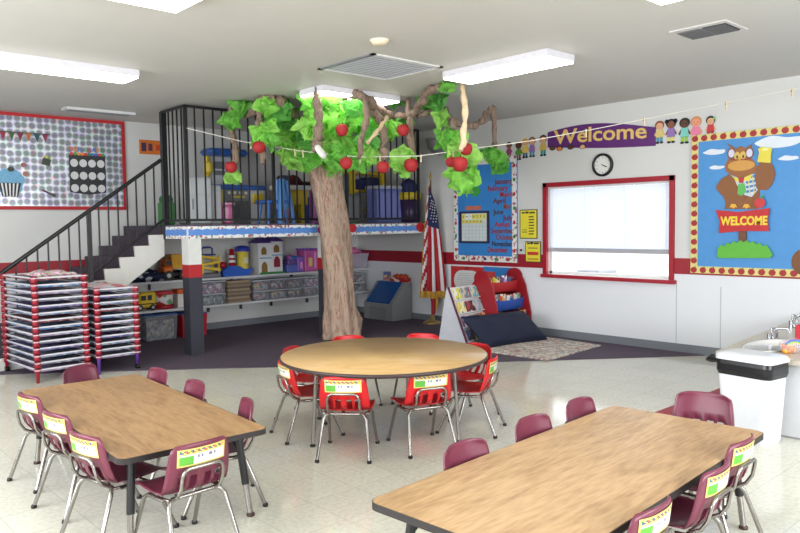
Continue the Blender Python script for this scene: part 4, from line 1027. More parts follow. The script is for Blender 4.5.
MB().rect(-.08, -.012, .06, .012, 0, .004, mat((80, 50, 60), .5)).build('barrel', t); MB().disc(.065, -.0, .03, .022, 0, .005, mat((50, 70, 50), .5)).build('eraser', t)
# class chart
p = on_y(87, 170, YA); t = thing('class_chart', 'black class chart with twelve white circles headed OUR CLASS', 'chart', mw=wallA(p.x, p.z, .024))
MB().poly([(-.235, -.30), (0, -.33), (.235, -.30), (.235, .19), (0, .215), (-.235, .19)], 0, .004, mat((44, 44, 50), .5, 0, .3, 30)).build('chart_sheet', t)
for r_ in range(3):
    for q in range(4): MB().disc(-.172+q*.115, .085-r_*.165, .05, .052, .004, .006, mat((206, 206, 208), .5)).build('name_circle', t)
cols_ = [(200, 60, 50), (220, 130, 40), (60, 110, 180), (70, 150, 70), (190, 60, 60), (70, 90, 180), (220, 140, 60), (60, 120, 90)]
hd = MB()
for k, ch in enumerate('OURCLASS'):
    x = -.2+k*.052+(.03 if k > 2 else 0); text(hd, ch, x, .265, .075, 0, .005, mat(cols_[k], .5), bold=.002)
hd.build('heading', t)
c_ = MB()
for k in range(10): c_.disc(-.2+k*.045, .205, .024, .02, .004, .008, mat(cols_[(k*3) % 8], .5))
c_.build('dotted_edging', t)
t = thing('poster', 'small orange poster with dark pictures on the back wall beside the loft post', 'poster', mw=wallA(4.25, 2.585))
MB().rect(0, 0, .36, .2, 0, .004, mat((206, 112, 40), .5)).build('sheet', t)
MB().rect(.03, .04, .1, .16, .004, .006, mat((56, 40, 80), .5)).rect(.13, .05, .19, .15, .004, .006, mat((90, 44, 70), .5)).rect(.24, .06, .3, .14, .004, .006, mat((190, 60, 30), .5)).build('pictures', t)

# ------------------------------------------------------------------ right wall boards
# calendar board
y0, y1, z0, z1 = 7.63, 6.42, .985, 2.49
t = thing('calendar_bulletin_board', 'blue calendar bulletin board listing the months, with a printed white border', 'bulletin board', mw=wallB(y0, z0, .013))
Wb, Hb = y0-y1, z1-z0
MB().rect(0, 0, Wb, Hb, 0, .015, mat((52, 128, 200), .5)).build('blue_backing', t)
bw = .085
sp2 = strip_mat((222, 220, 210))
MB().rect(0, 0, Wb, bw, .015, .019, sp2).rect(0, Hb-bw, Wb, Hb, .015, .019, sp2).rect(0, bw, bw, Hb-bw, .015, .019, sp2).rect(Wb-bw, bw, Wb, Hb-bw, .015, .019, sp2).build('border', t)
for k in range(7):
    for xx in (Wb-bw*.5, bw*.5): MB().disc(xx, .17+k*.2, .022, .028, .019, .022, mat([(180, 40, 50), (60, 130, 70)][k % 2], .5), 10).build('border_motif', t)
for k in range(5): MB().disc(.2+k*.21, bw*.5, .03, .024, .019, .022, mat([(60, 130, 70), (180, 40, 50), (50, 60, 120)][k % 3], .5), 10).build('border_motif', t)
def months(names, x0, yy, t):
    pass
mpos = [('January', 510, 181, 498, 170), ]
mon = ['January', 'February', 'March', 'April', 'May', 'June', 'July', 'August', 'September', 'October', 'November', 'December']
mpx = [(503.5, 181.5), (497.5, 188.5), (506.5, 194.5), (499.5, 201), (507, 206.5), (498.5, 212), (508, 218), (502, 224.5), (502, 231), (505, 237.5), (502, 244), (497.5, 250)]
mc = [(120, 50, 50), (150, 40, 40), (170, 50, 30), (110, 50, 40), (160, 80, 30), (80, 60, 60), (120, 40, 60), (170, 40, 50), (130, 60, 60), (150, 60, 30), (60, 40, 60), (150, 40, 40)]
for k, (mn, (px, py)) in enumerate(zip(mon, mpx)):
    p = on_x(px, py, XB-.03); lx, ly = y0-p.y, p.z-z0
    mb = MB(); text(mb, mn, lx, ly, .105, .015, .019, mat(mc[k], .5), width=.055*len(mn)*.85 if len(mn) > 3 else .12, bold=.002)
    mb.build('month_lettering', t)
o = thing('calendar_chart', 'monthly calendar chart with yellow day cards on the blue board', 'calendar', mw=wallB(7.50, 1.27, .032) @ Matrix.Diagonal((1, .82, 1, 1)))
MB().rect(-.02, -.02, .58, .56, 0, .003, mat((44, 40, 74), .5)).build('frame_border', o)
MB().rect(.04, .02, .53, .52, .003, .006, mat((206, 214, 216), .5)).build('sheet', o)
gd = MB()
for i in range(1, 7): gd.rect(.04+.07*i-.002, .02, .04+.07*i+.002, .4, .006, .007, mat((160, 176, 180), .5))
for i in range(1, 6): gd.rect(.04, .02+.065*i-.002, .53, .02+.065*i+.002, .006, .007, mat((160, 176, 180), .5))
gd.build('grid_lines', o)
for q in range(7): MB().rect(.045+q*.069, .415, .045+q*.069+.06, .505, .006, .009, mat((224, 214, 90) if q not in (1, 2) else (230, 230, 226), .5)).build('day_card', o)
for q in range(6): MB().rect(.045+q*.069, .345, .045+q*.069+.06, .4, .006, .009, mat((220, 206, 80), .5)).build('date_card', o)
nb = MB()
for q in range(6): text(nb, str(q+1), .075+q*.069, .372, .045, .009, .010, mat((70, 50, 40), .5))
for q, c_ in enumerate('SMTWTFS'): text(nb, c_, .075+q*.069, .46, .055, .009, .010, mat((60, 60, 60), .5))
nb.build('numbers', o)
MB().rect(.12, .585, .42, .655, 0, .004, mat((196, 112, 84), .5)).build('month_card', o)
o = MB().poly([(-.12, .02), (-.05, .09), (.06, .08), (.12, 0), (.04, -.08), (-.05, -.06)], 0, .005, mat((60, 160, 70), .5)).build('leaf_cutout', mw=wallB(7.2, 2.02, .032)); tag(o, 'green paper cutout on the blue calendar board above the chart', 'cutout')
# yellow posters
def yposter(px0, py0, px1, py1, label, rows, title, badge=False):
    a, b_ = on_x(px0, py0, XB), on_x(px1, py1, XB)
    w_, h_ = a.y-b_.y, a.z-b_.z
    t = thing('yellow_poster', label, 'poster', mw=wallB(a.y, b_.z, .013))
    MB().rect(0, 0, w_, h_, 0, .003, mat((50, 56, 50), .5)).build('black_border', t)
    MB().rect(.012, .012, w_-.012, h_-.012, .003, .005, mat((226, 212, 56), .5)).build('sheet', t)
    m_ = MB(); INK = mat((60, 50, 40), .6)
    for k, (u0, u1) in enumerate(((.12, .3), (.33, .52), (.56, .88))): m_.rect(w_*u0, h_*.865, w_*u1, h_*.865+.022+.006*(k % 2), .005, .006, INK)
    if not badge:
        for k in range(rows):
            yy = h_*(.75-.68*k/rows); m_.rect(w_*.52, yy-.008, w_*(.8+.03*(k % 2)), yy+.008, .005, .006, INK)
        for k in range(3): m_.rect(w_*.14, h_*(.3-.05*k), w_*.42, h_*(.3-.05*k)+.008, .005, .006, mat((130, 120, 40), .6))
    else:
        m_.rect(w_*.2, h_*.66, w_*.8, h_*.7, .005, .006, INK); m_.rect(w_*.15, h_*.1, w_*.85, h_*.2, .005, .006, mat((190, 150, 40), .6))
    m_.build('printing', t)
    if badge: MB().rect(w_*.15, h_*.35, w_*.85, h_*.5, .005, .008, mat((190, 50, 40), .5)).build('red_badge', t)
yposter(520.5, 209.8, 538, 238.8, 'yellow poster with two columns of small print between calendar board and window', 7, 'Daily Schedule')
yposter(526, 241.3, 541.5, 262.5, 'yellow poster with a red badge, lower one beside the window', 3, 'License', True)
t = thing('light_switch', 'small white switch plate with dark toggle left of the lower yellow poster', 'switch', mw=wallB(on_x(523, 250, XB).y+.02, 1.13, .013))
MB().rect(-.035, 0, .035, .12, 0, .006, mat((214, 214, 210), .4)).build('plate', t); MB().rect(-.015, .02, .02, .05, .006, .014, mat((40, 40, 44), .4)).build('toggle', t)
# apple story poster, blue card
t = thing('apple_poster', 'red poster with a big white apple shape full of handwriting lines', 'poster', mw=wallB(7.72, .5, .007))
MB().rect(0, 0, .66, .40, 0, .003, mat((180, 44, 44), .5)).build('sheet', t)
apl = [(.33+.28*math.cos(a)*(1-.05*math.cos(2*a)), .185+.185*math.sin(a)*(1-.16*max(0, math.sin(a))**8)) for a in [2*PI*i/36 for i in range(36)]]
MB().poly(apl, .003, .006, mat((214, 214, 214), .5)).build('apple_shape', t)
m_ = MB()
for k in range(8): m_.rect(.33-.2+.012*abs(k-4), .06+k*.033, .33+.2-.012*abs(k-4), .065+k*.033, .006, .007, mat((150, 150, 160), .5))
m_.build('handwriting', t)
MB().poly([(.31, .36), (.35, .36), (.36, .4), (.31, .4)], .006, .008, mat((110, 50, 40), .5)).build('stalk', t)
t = thing('blue_poster', 'blue poster on the wall behind the red bear book rack', 'poster', mw=wallB(7.06, .58, .007))
MB().rect(0, 0, .52, .33, 0, .003, mat((50, 120, 190), .5)).build('sheet', t); MB().rect(.06, .05, .22, .26, .003, .005, mat((200, 60, 50), .5)).build('picture', t)
# clock
t = thing('wall_clock', 'round black-rimmed wall clock above the window', 'clock', mw=wallB(5.065, 2.263))
R0 = .145
MB().lathe([(R0, 0), (R0, .035), (R0-.012, .045), (R0-.028, .038), (R0-.03, .012)], (0, 0, 0), BLACK, 36, caps=False).build('rim', t)
MB().disc(0, 0, R0-.026, R0-.026, .0, .018, mat((226, 226, 222), .4), 36).build('dial', t)
m_ = MB()
for k in range(12): a = 2*PI*k/12; text(m_, str(k if k else 12), .094*math.sin(a), .094*math.cos(a), .026, .018, .019, BLACK)
m_.build('numerals', t)
def hand(L, a, w_): 
    m_ = MB(Matrix.Rotation(-a, 4, 'Z')); m_.rect(-w_, -.015, w_, L, .02, .023, BLACK); m_.build('hand', t)
hand(.075, math.radians(112), .0035); hand(.055, math.radians(95+25), .005)
# welcome banner
t = thing('welcome_banner', 'purple Welcome banner with a row of paper children along the top of the window wall', 'banner', mw=wallB(5.91, 2.55, .004))
L_ = 5.91-4.355
lo = []; hi = []
for i in range(31):
    u = i/30; x = L_*u
    hi.append((x, .20+.075*math.sin(PI*u*1.1+.1)-.06*u+.0)); lo.append((x, .0+.05*math.sin(PI*(u*1.05+.95))*.6-.11*u**1.5-.0))
MB().poly(lo+hi[::-1], 0, .004, mat((92, 34, 110), .5)).build('purple_ribbon', t)
m_ = MB(); text(m_, 'Welcome', L_*.5, .085, .26, .004, .009, mat((226, 190, 110), .5), width=L_*.86, bend=lambda x: .018-.05*(x/L_)-.05*(x/L_)**2, bold=.004)
m_.build('lettering', t)
def kid(px, py_top, py_bot, skin, hair, shirt, pants, hw=1.0, only_head=False, puffs=False, flower=False):
    a, b_ = on_x(px, py_top, XB), on_x(px, py_bot or py_top+9, XB); h_ = a.z-b_.z; x = 5.91-a.y; y = b_.z-2.55
    m_ = MB(); S, H, C, Pm = mat(skin, .5), mat(hair, .5), mat(shirt, .5), mat(pants, .5)
    if only_head: r = .07; m_.disc(x, y, r, r*.95, -.0035, -.002, H); m_.disc(x, y-.012, r*.8, r*.72, -.002, -.001, S); m_.build('child_figure', t); return
    r = h_*.19*hw
    m_.disc(x, y+h_-r, r*1.15, r*1.05, .0045, .006, H)
    if puffs: m_.disc(x-r, y+h_-r*.5, r*.5, r*.5, .0045, .006, H); m_.disc(x+r, y+h_-r*.5, r*.5, r*.5, .0045, .006, H)
    m_.disc(x, y+h_-r*1.25, r*.85, r*.8, .006, .0075, S)
    m_.disc(x-r*.35, y+h_-r*1.2, r*.09, r*.12, .0075, .008, BLACK, 8); m_.disc(x+r*.35, y+h_-r*1.2, r*.09, r*.12, .0075, .008, BLACK, 8); m_.rect(x-r*.25, y+h_-r*1.65, x+r*.25, y+h_-r*1.58, .0075, .008, mat((170, 60, 60), .5))
    m_.poly([(x-r*.7, y+h_-r*2), (x+r*.7, y+h_-r*2), (x+r*.95, y+h_*.25), (x-r*.95, y+h_*.25)], .0045, .006, C)
    m_.poly([(x-r*.7, y+h_-r*2.1), (x-r*1.35, y+h_*.38), (x-r*1.1, y+h_*.33), (x-r*.5, y+h_*.5)], .0045, .0055, S); m_.poly([(x+r*.7, y+h_-r*2.1), (x+r*1.35, y+h_*.38), (x+r*1.1, y+h_*.33), (x+r*.5, y+h_*.5)], .0045, .0055, S)
    m_.rect(x-r*.75, y+.012, x-r*.12, y+h_*.27, .0045, .006, Pm); m_.rect(x+r*.12, y+.012, x+r*.75, y+h_*.27, .0045, .006, Pm)
    m_.disc(x-r*.5, y+.01, r*.45, .014, .0045, .007, BLACK, 10); m_.disc(x+r*.5, y+.01, r*.45, .014, .0045, .007, BLACK, 10)
    if flower: m_.disc(x+r, y+h_-r*.6, r*.35, r*.35, .0065, .009, mat((120, 200, 110), .5), 8)
    m_.build('child_figure', t)
br1, br2, tan_ = (90, 54, 38), (130, 84, 58), (222, 170, 130)
kid(509.5, 142, 158.5, br2, (26, 22, 30), (150, 70, 110), (130, 90, 70)); kid(519, 142, 160, br1, (40, 28, 26), (80, 150, 60), (120, 80, 50))
kid(525.5, 138.5, 158, tan_, (216, 170, 60), (220, 190, 90), (60, 100, 140)); kid(532.5, 137, 157, tan_, (120, 80, 56), (140, 110, 180), (90, 150, 170)); kid(543.5, 135, 156, tan_, (60, 40, 34), (190, 170, 90), (60, 150, 160))
kid(610, 124.5, 0, br1, (30, 22, 22), br1, br1, only_head=True); kid(625.5, 124, 0, (230, 160, 100), (224, 130, 60), br1, br1, only_head=True); kid(640, 123.5, 0, tan_, (226, 200, 100), br1, br1, only_head=True)
kid(660, 121, 143.5, tan_, (140, 70, 50), (214, 196, 120), (70, 150, 180)); kid(671.5, 119, 143, br2, (30, 28, 46), (140, 110, 180), (220, 210, 110), puffs=True)
kid(685, 118, 143.5, br1, (28, 22, 24), (120, 200, 190), (150, 200, 60)); kid(696.5, 116.5, 143, (226, 150, 120), (200, 140, 90), (224, 120, 160), (90, 110, 160)); kid(711, 116, 138, tan_, (30, 24, 30), (190, 50, 60), (190, 50, 60), flower=True)
for (px, py, cc) in ((553, 148, br1), (560, 148.5, (226, 130, 60)), (571, 147, br1), (583, 146.5, tan_)):
    a = on_x(px, py, XB); MB().disc(5.91-a.y, a.z-2.55, .05, .035, .005, .007, mat((40, 30, 36), .5)).disc(5.91-a.y, a.z-2.555, .036, .026, .007, .008, mat(cc, .5)).build('child_face', t)
# owl board
yo, zo0, zo1 = 3.905, .945, 2.515; Wo = 2.3; Ho = zo1-zo0
t = thing('owl_bulletin_board', 'large blue bulletin board with apple border on the right end of the wall', 'bulletin board', mw=wallB(yo, zo0, .012))
MB().rect(0, 0, Wo, Ho, 0, .012, mat((72, 142, 206), .5)).build('blue_backing', t)
bw = .08; YB = mat((218, 204, 130), .5)
MB().rect(0, 0, Wo, bw, .012, .016, YB).rect(0, Ho-bw, Wo, Ho, .012, .016, YB).rect(0, bw, bw, Ho-bw, .012, .016, YB).rect(Wo-bw, bw, Wo, Ho-bw, .012, .016, YB).build('border', t)
A_ = mat((160, 30, 32), .45); n_ap = 0
m_ = MB()
sp = .107
pts = [(bw/2+sp*i, Ho-bw/2) for i in range(14)]+[(bw/2+sp*i, bw/2) for i in range(14)]+[(bw/2, bw/2+sp*i) for i in range(1, 14)]
for (x, y) in pts:
    o_ = MB(); o_.disc(x, y-.003, .037, .034, .016, .019, A_, 12); o_.poly([(x, y+.028), (x+.02, y+.04), (x+.024, y+.03), (x+.008, y+.024)], .016, .0195, mat((60, 120, 50), .5)); o_.build('border_apple', t)
def cloud(px, py, s, label, wide=1.0):
    p = on_x(px, py, XB-.024); m_ = MB(); WHc = mat((218, 226, 236), .6)
    pts = [(s*wide*math.cos(a)*(1+.07*math.sin(3*a+px)), s*.25*math.sin(a)*(1+.25*math.sin(4*a)*(1 if math.sin(a) > 0 else 0))) for a in [2*PI*i/28 for i in range(28)]]
    o = m_.poly(pts, 0, .003, WHc).build('cloud_cutout', mw=wallB(p.y, p.z, .03)); tag(o, label, 'cutout')
cloud(715, 152, .125, 'white paper cloud on the owl board, left one above', 1); cloud(717, 167.5, .085, 'small white paper cloud on the owl board, left of the owl')
cloud(779, 142, .24, 'long white paper cloud on the owl board, top right', 1); cloud(789, 158, .1, 'small white paper cloud on the owl board, right of the yellow scroll')
# owl figure
p = on_x(741, 190, XB-.024)
t = thing('owl_cutout', 'brown paper owl in glasses and plaid tie holding up a yellow bell-shaped scroll', 'cutout', mw=wallB(p.y, p.z, .025))
def L(px, py): q = on_x(px, py, XB-.024); return (p.y-q.y, q.z-p.z)
O1, O2, O3 = mat((138, 88, 52), .6), mat((152, 98, 56), .6), mat((204, 152, 78), .6)
def P_(pts): return [L(*q) for q in pts]
MB().poly(P_([(728, 178), (722, 182), (722, 194), (727, 205), (733, 208), (752, 209), (758, 205), (760, 194), (760, 180), (752, 174), (740, 176)]), 0, .004, O1).build('body', t)
MB().poly(P_([(727, 172), (725, 166), (728, 160), (730, 157), (729, 149), (731, 146), (736, 149), (741, 146), (746, 148), (752, 145), (753, 152), (751, 157), (755, 162), (757.5, 168), (755, 173), (748, 176), (740, 177), (732, 175)]), .004, .008, O2).build('head', t)
MB().poly(P_([(730, 146), (726, 143), (737, 148)]), .013, .016, O1).build('tuft', t); MB().poly(P_([(752, 145), (757, 142), (746, 147.5)]), .013, .016, O1).build('tuft', t)
MB().disc(*L(741.5, 165.5), .145, .058, .008, .011, O3).build('face', t)
for (x, y) in ((732, 152.5), (750, 152)):
    e_ = MB(); e_.disc(*L(x, y+1), .046, .06, .011, .013, mat((120, 70, 60), .4)); e_.disc(*L(x, y+1), .032, .045, .013, .014, mat((206, 208, 226), .4)); e_.build('ear', t)
for (x, y) in ((737.5, 156), (743.5, 155.5)):
    e_ = MB(); e_.disc(*L(x, y), .032, .045, .011, .014, mat((214, 180, 90), .5)); e_.disc(*L(x+.3, y+1), .010, .018, .014, .016, BLACK); e_.build('eye', t)
MB().poly(P_([(731, 158.5), (737, 159.5), (741, 158.5), (745, 159), (752, 158), (752, 158.8), (745, 160), (741, 159.4), (737, 160.4), (731, 159.4)]), .012, .014, mat((150, 40, 50), .5)).build('glasses', t)
MB().poly(P_([(739, 158), (742, 158), (740.5, 162)]), .012, .02, mat((220, 160, 60), .5)).build('beak', t)
MB().poly(P_([(731, 175), (741, 179), (754, 174), (758, 190), (752, 197), (745, 195), (735, 182)]), .006, .010, mat((196, 208, 220), .5)).build('vest', t)
c_ = MB()
for k in range(4): c_.poly(P_([(746, 177+k*4.6), (756, 175+k*4.6), (757, 177+k*4.6), (747, 179.3+k*4.6)]), .010, .012, mat((60, 120, 190), .5))
for k in range(2): c_.poly(P_([(748+k*4.5, 176.5), (749+k*4.5, 176.5), (751+k*4.5, 194), (750+k*4.5, 194)]), .012, .013, mat((220, 200, 90), .5))
c_.build('plaid', t)
MB().poly(P_([(733, 176), (741, 179), (753, 174), (750, 181), (742, 180.5), (737, 182)]), .013, .016, mat((222, 208, 80), .5)).build('collar', t)
MB().poly(P_([(739, 178), (745, 177.5), (744, 183), (740, 183)]), .016, .018, mat((180, 40, 60), .5)).build('tie_knot', t)
MB().poly(P_([(739, 184), (745, 183), (747, 192), (742, 196), (738, 194)]), .013, .017, mat((90, 176, 90), .5)).build('tie', t)
MB().poly(P_([(730, 174), (735, 179), (738, 187), (741, 193), (748, 197), (744, 200), (732, 201), (727, 196), (722, 195), (717, 189), (717, 186), (722, 179)]), .012, .016, O1).build('left_wing', t)
MB().poly(P_([(757, 188), (760, 190), (768, 190), (773, 184), (776, 174), (774, 166), (770, 162), (761, 162), (757, 169), (756, 178)]), .014, .017, O1).build('raised_wing', t)
MB().poly(P_([(758, 162), (760, 153), (759, 149), (762, 147), (767, 147.5), (773, 148), (772, 153), (771.5, 163)]), .018, .022, mat((222, 206, 70), .5)).build('yellow_scroll', t)
MB().disc(*L(766, 149.5), .035, .014, .022, .024, mat((236, 230, 150), .5)).build('scroll_end', t)
MB().poly(P_([(727, 196), (741, 200), (757, 192), (758, 209), (725, 209)]), .004, .008, O1).build('lower_body', t)
for x in (734, 747): MB().poly(P_([(x-4, 208), (x-2, 204), (x+2, 204), (x+4, 208), (x+2, 207), (x, 209), (x-2, 207)]), .013, .018, mat((224, 170, 60), .5)).build('foot', t)
t = thing('welcome_sign_cutout', 'red paper signboard reading WELCOME on a brown post over green grass', 'sign', mw=wallB(p.y, p.z, .05))
MB().poly(P_([(739.5, 230), (747, 230), (747, 247), (739.5, 247)]), -.02, .0, mat((112, 70, 46), .6)).build('signpost', t)
gp = [(718, 256)]
for k in range(17): gp.append((719+k*3.2, 249-6.5*math.sin(PI*(k+.5)/17)-(2.6 if k % 2 else 0)))
gp += [(774, 255), (771, 258), (720, 258)]
MB().poly(P_(gp), .0, .006, mat((94, 176, 60), .6)).build('grass_mound', t)
MB().poly(P_([(717, 210), (740, 212), (771, 208), (769, 219), (770, 231), (742, 231), (720, 233), (721, 221)]), .0, .008, mat((186, 28, 36), .5)).build('signboard', t)
m_ = MB(); a, b_ = L(745, 221.2); text(m_, 'WELCOME', a, b_, .13, .008, .013, mat((234, 206, 60), .5), width=L(768.5, 220)[0]-L(721.5, 220)[0], bold=.005); m_.build('lettering', t)
t = thing('apple_cutout', 'red paper apple at the right foot of the owl on top of the sign', 'cutout', mw=wallB(on_x(762, 200, XB).y, on_x(762, 203, XB).z, .06))
MB().disc(0, 0, .058, .055, 0, .004, mat((190, 26, 30), .4)).build('apple', t); MB().poly([(0, .045), (.03, .085), (.05, .07), (.02, .045)], 0, .005, mat((70, 140, 50), .5)).build('leaf', t)
o = MB().disc(0, 0, .13, .14, 0, .004, mat((120, 76, 46), .6)).build('brown_cutout', mw=wallB(on_x(806, 262, XB).y, on_x(806, 262, XB).z, .03)); tag(o, 'brown paper shape cut by the right edge, low on the owl board', 'cutout')

# convex mirror and wires at the corner of the loft
t = thing('dome_mirror', 'grey domed security mirror under the ceiling at the end of the loft railing', 'mirror', (7.93, 7.75, 2.78))
MB().lathe([(0.0, -.20), (.1, -.17), (.17, -.09), (.19, 0), (.195, .05)], (0, 0, 0), mat((132, 130, 132), .35, .2), 24).build('dome', t)
MB().lathe([(.2, .04), (.2, .06)], (0, 0, 0), mat((160, 158, 156), .5), 24).bb((-.02, -.02, .06), (.02, .02, .24), BLACK).build('bracket', t)

# ------------------------------------------------------------------ paper tree
tc_ = on_y(341, 335, 7.82)
t = thing('paper_tree', 'crafted paper tree with twisted brown trunk, green tissue leaves and red apples', 'tree', (tc_.x, 7.82, .008))
T = t.location.copy()
def trunk(path, rads, name, seed, nf=9, amp=.19, n=36, m=44):
    vs = []
    for i in range(m+1):
        f = i/m*(len(path)-1); k = min(int(f), len(path)-2); q = f-k
        c_ = Vector(path[k]).lerp(Vector(path[k+1]), q); r = rads[k]*(1-q)+rads[k+1]*q
        for j in range(n):
            a = 2*PI*j/n; tw = a+i*.035
            rr = r*(1+amp*math.sin(nf*tw+seed)*.5+amp*noise.noise(Vector((math.cos(tw)*2.3, math.sin(tw)*2.3, i*.06+seed)))*1.6)
            vs.append(c_+Vector((rr*math.cos(a), rr*.9*math.sin(a), 0)))
    fs = [[i*n+j, i*n+(j+1) % n, (i+1)*n+(j+1) % n, (i+1)*n+j] for i in range(m) for j in range(n)]
    fs.append(list(range(n-1, -1, -1))); fs.append([m*n+k for k in range(n)])
    return MB().add(vs, fs, BARK, True).build(name, t)
def TP(px, py): q = on_y(px, py, 7.82); return (q.x-T.x, 0, q.z-T.z)
pth = [(0.0, 0, 0), TP(341, 310), TP(338, 270), TP(333, 225), TP(327, 185), TP(325, 160), TP(322, 140)]
trunk(pth, [.215, .205, .195, .185, .205, .27, .33], 'trunk', 1.3)
trunk([(-.06, -.12, 0), (-.1, -.1, .1), (-.02, -.02, .3)], [.13, .1, .05], 'root', 4.1, 5, .2, 24, 14)
trunk([(.12, -.1, 0), (.14, -.08, .25), (.12, -.03, .5)], [.12, .13, .05], 'root', 2.2, 5, .2, 24, 14)
def branch(pts, r0, r1, light=False):
    P3 = [at(*q)-T for q in pts]
    # resample smoothly with a twist
    Q = []
    for i in range(len(P3)-1):
        for s_ in range(6):
            q = s_/6; a = P3[max(i-1, 0)]; b_ = P3[i]; c_ = P3[i+1]; d_ = P3[min(i+2, len(P3)-1)]
            Q.append(.5*((2*b_)+(-a+c_)*q+(2*a-5*b_+4*c_-d_)*q*q+(-a+3*b_-3*c_+d_)*q**3))
    Q.append(P3[-1]); R = []
    for i in range(len(Q)):
        f = i/(len(Q)-1); R.append((r0*(1-f)+r1*f)*(1+.22*math.sin(i*1.7)+.15*math.sin(i*.9+2)))
    Q = [q+Vector((.012*math.sin(i*1.3), .012*math.cos(i*1.1), .006*math.sin(i*2))) for i, q in enumerate(Q)]
    for q in Q:
        if (q+T).z > CH-.045: q.z = CH-.045-T.z
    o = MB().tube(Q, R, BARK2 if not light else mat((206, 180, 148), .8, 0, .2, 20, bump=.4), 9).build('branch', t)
    return o
branch([(326, 160, 9.6), (331, 120, 9.0), (334, 99, 8.2), (350, 94, 7.95), (364, 97, 7.95), (380, 110, 8.3), (394, 116, 8.6), (412, 114, 8.4), (421, 102, 8.1), (429, 90, 7.8), (438, 81, 7.6)], .055, .04)
branch([(315, 87, 7.7), (318, 108, 7.75), (319, 128, 7.8), (316, 143, 7.8), (318, 150, 7.75)], .045, .05)
branch([(363, 96, 7.95), (367, 116, 8.0), (361, 140, 8.0), (360, 158, 8.0)], .04, .03)
branch([(366, 108, 8.2), (377, 116, 8.2), (383, 130, 8.2), (383, 147, 8.2), (384, 160, 8.2)], .045, .045)
branch([(387, 117, 8.1), (380, 128, 8.0), (368, 142, 7.9)], .022, .02, True)
branch([(407, 97, 8.4), (410, 116, 8.4), (411, 138, 8.4), (411, 158, 8.4)], .035, .045)
branch([(366, 112, 8.3), (350, 130, 8.9), (338, 150, 9.4), (330, 165, 9.8)], .04, .08)
branch([(444, 110, 8.4), (451, 120, 8.4), (466, 126, 8.5), (480, 123, 8.6), (488, 112, 8.7), (493, 108, 8.75), (494, 122, 8.75), (495, 147, 8.75)], .045, .03)
branch([(461, 84, 7.6), (465, 104, 7.6), (464, 130, 7.6), (462, 150, 7.6)], .03, .035, True)
branch([(451, 120, 8.3), (454, 130, 8.3), (453, 142, 8.3)], .045, .03)
branch([(444, 110, 8.4), (430, 112, 8.4), (418, 116, 8.4)], .04, .03)
branch([(231, 107, 8.6), (232, 132, 8.6), (236, 150, 8.6), (234, 166, 8.6)], .035, .04)
branch([(248, 115, 8.6), (255, 110, 8.4), (263, 99, 8.2), (276, 101, 8.2), (286, 108, 8.4), (300, 128, 8.9), (314, 150, 9.4), (322, 168, 9.8)], .04, .09)
branch([(264, 99, 8.2), (260, 116, 8.2), (259, 140, 8.2), (264, 163, 8.2)], .045, .035)
be = MB().lathe([(.0, -.01), (.05, -.01), (.06, .0), (.05, .02), (0, .025)], at(320, 152, 7.7)-T, mat((226, 224, 220), .7), 14)
be.v = [Vector(v) for v in be.v]; 
c0 = at(320, 152, 7.7)-T; M_ = Matrix.Translation(c0) @ Matrix.Rotation(.9, 4, 'X') @ Matrix.Rotation(.5, 4, 'Y') @ Matrix.Scale(1.5, 4) @ Matrix.Translation(-c0); be.v = [M_ @ v for v in be.v]; x_ = be.build('branch_tip', t); x_['label'] = 'white cut end of a hanging branch'
GREENS = [leaf_mat(c_) for c_ in ((168, 240, 108), (146, 226, 100), (186, 246, 124), (124, 208, 100))]
def leaf(px, py, dep, size, k, asp=1.0, sheets=2, tilt=None):
    c_ = at(px, py, dep)-T; mb = MB(); rnd = random.Random(int(px*31+py*7))
    for s_ in range(sheets):
        n = 9; ax = Vector((rnd.uniform(-1, 1), rnd.uniform(-1, 1), rnd.uniform(-.4, .4))).normalized()
        yaw = rnd.uniform(-.9, .9)+math.atan2(-W_.x, W_.y); pit = rnd.uniform(-.6, .6); rol = rnd.uniform(-.9, .9) if tilt is None else tilt
        E = Matrix.Rotation(yaw, 3, 'Z') @ Matrix.Rotation(pit, 3, 'X') @ Matrix.Rotation(rol, 3, 'Y'); sd = rnd.uniform(0, 50)
        off = Vector((rnd.uniform(-1, 1), rnd.uniform(-1, 1), rnd.uniform(-1, 1)))*size*.22 if s_ else Vector()
        vs = []
        for i in range(n+1):
            for j in range(n+1):
                u, v_ = i/n-.5, j/n-.5
                wv = noise.noise(Vector((u*3.2, v_*3.2, sd)))*.42+noise.noise(Vector((u*8, v_*8, sd+7)))*.12
                q = Vector((u*(max(.12, 1.45-2.5*abs(v_-.12))+.25*noise.noise(Vector((v_*4, sd, 1)))), wv+.5*u*u, v_*asp*(1+.35*noise.noise(Vector((u*4, sd, 5))))))*size
                w_ = c_+off+E @ q
                if (w_+T).z > CH-.01: w_.z = CH-.01-T.z
                vs.append(w_)
        fs = [(i*(n+1)+j, (i+1)*(n+1)+j, (i+1)*(n+1)+j+1, i*(n+1)+j+1) for i in range(n) for j in range(n)]
        mb.add(vs, fs, GREENS[k % 4], False)
    return mb.build('leaf', t)
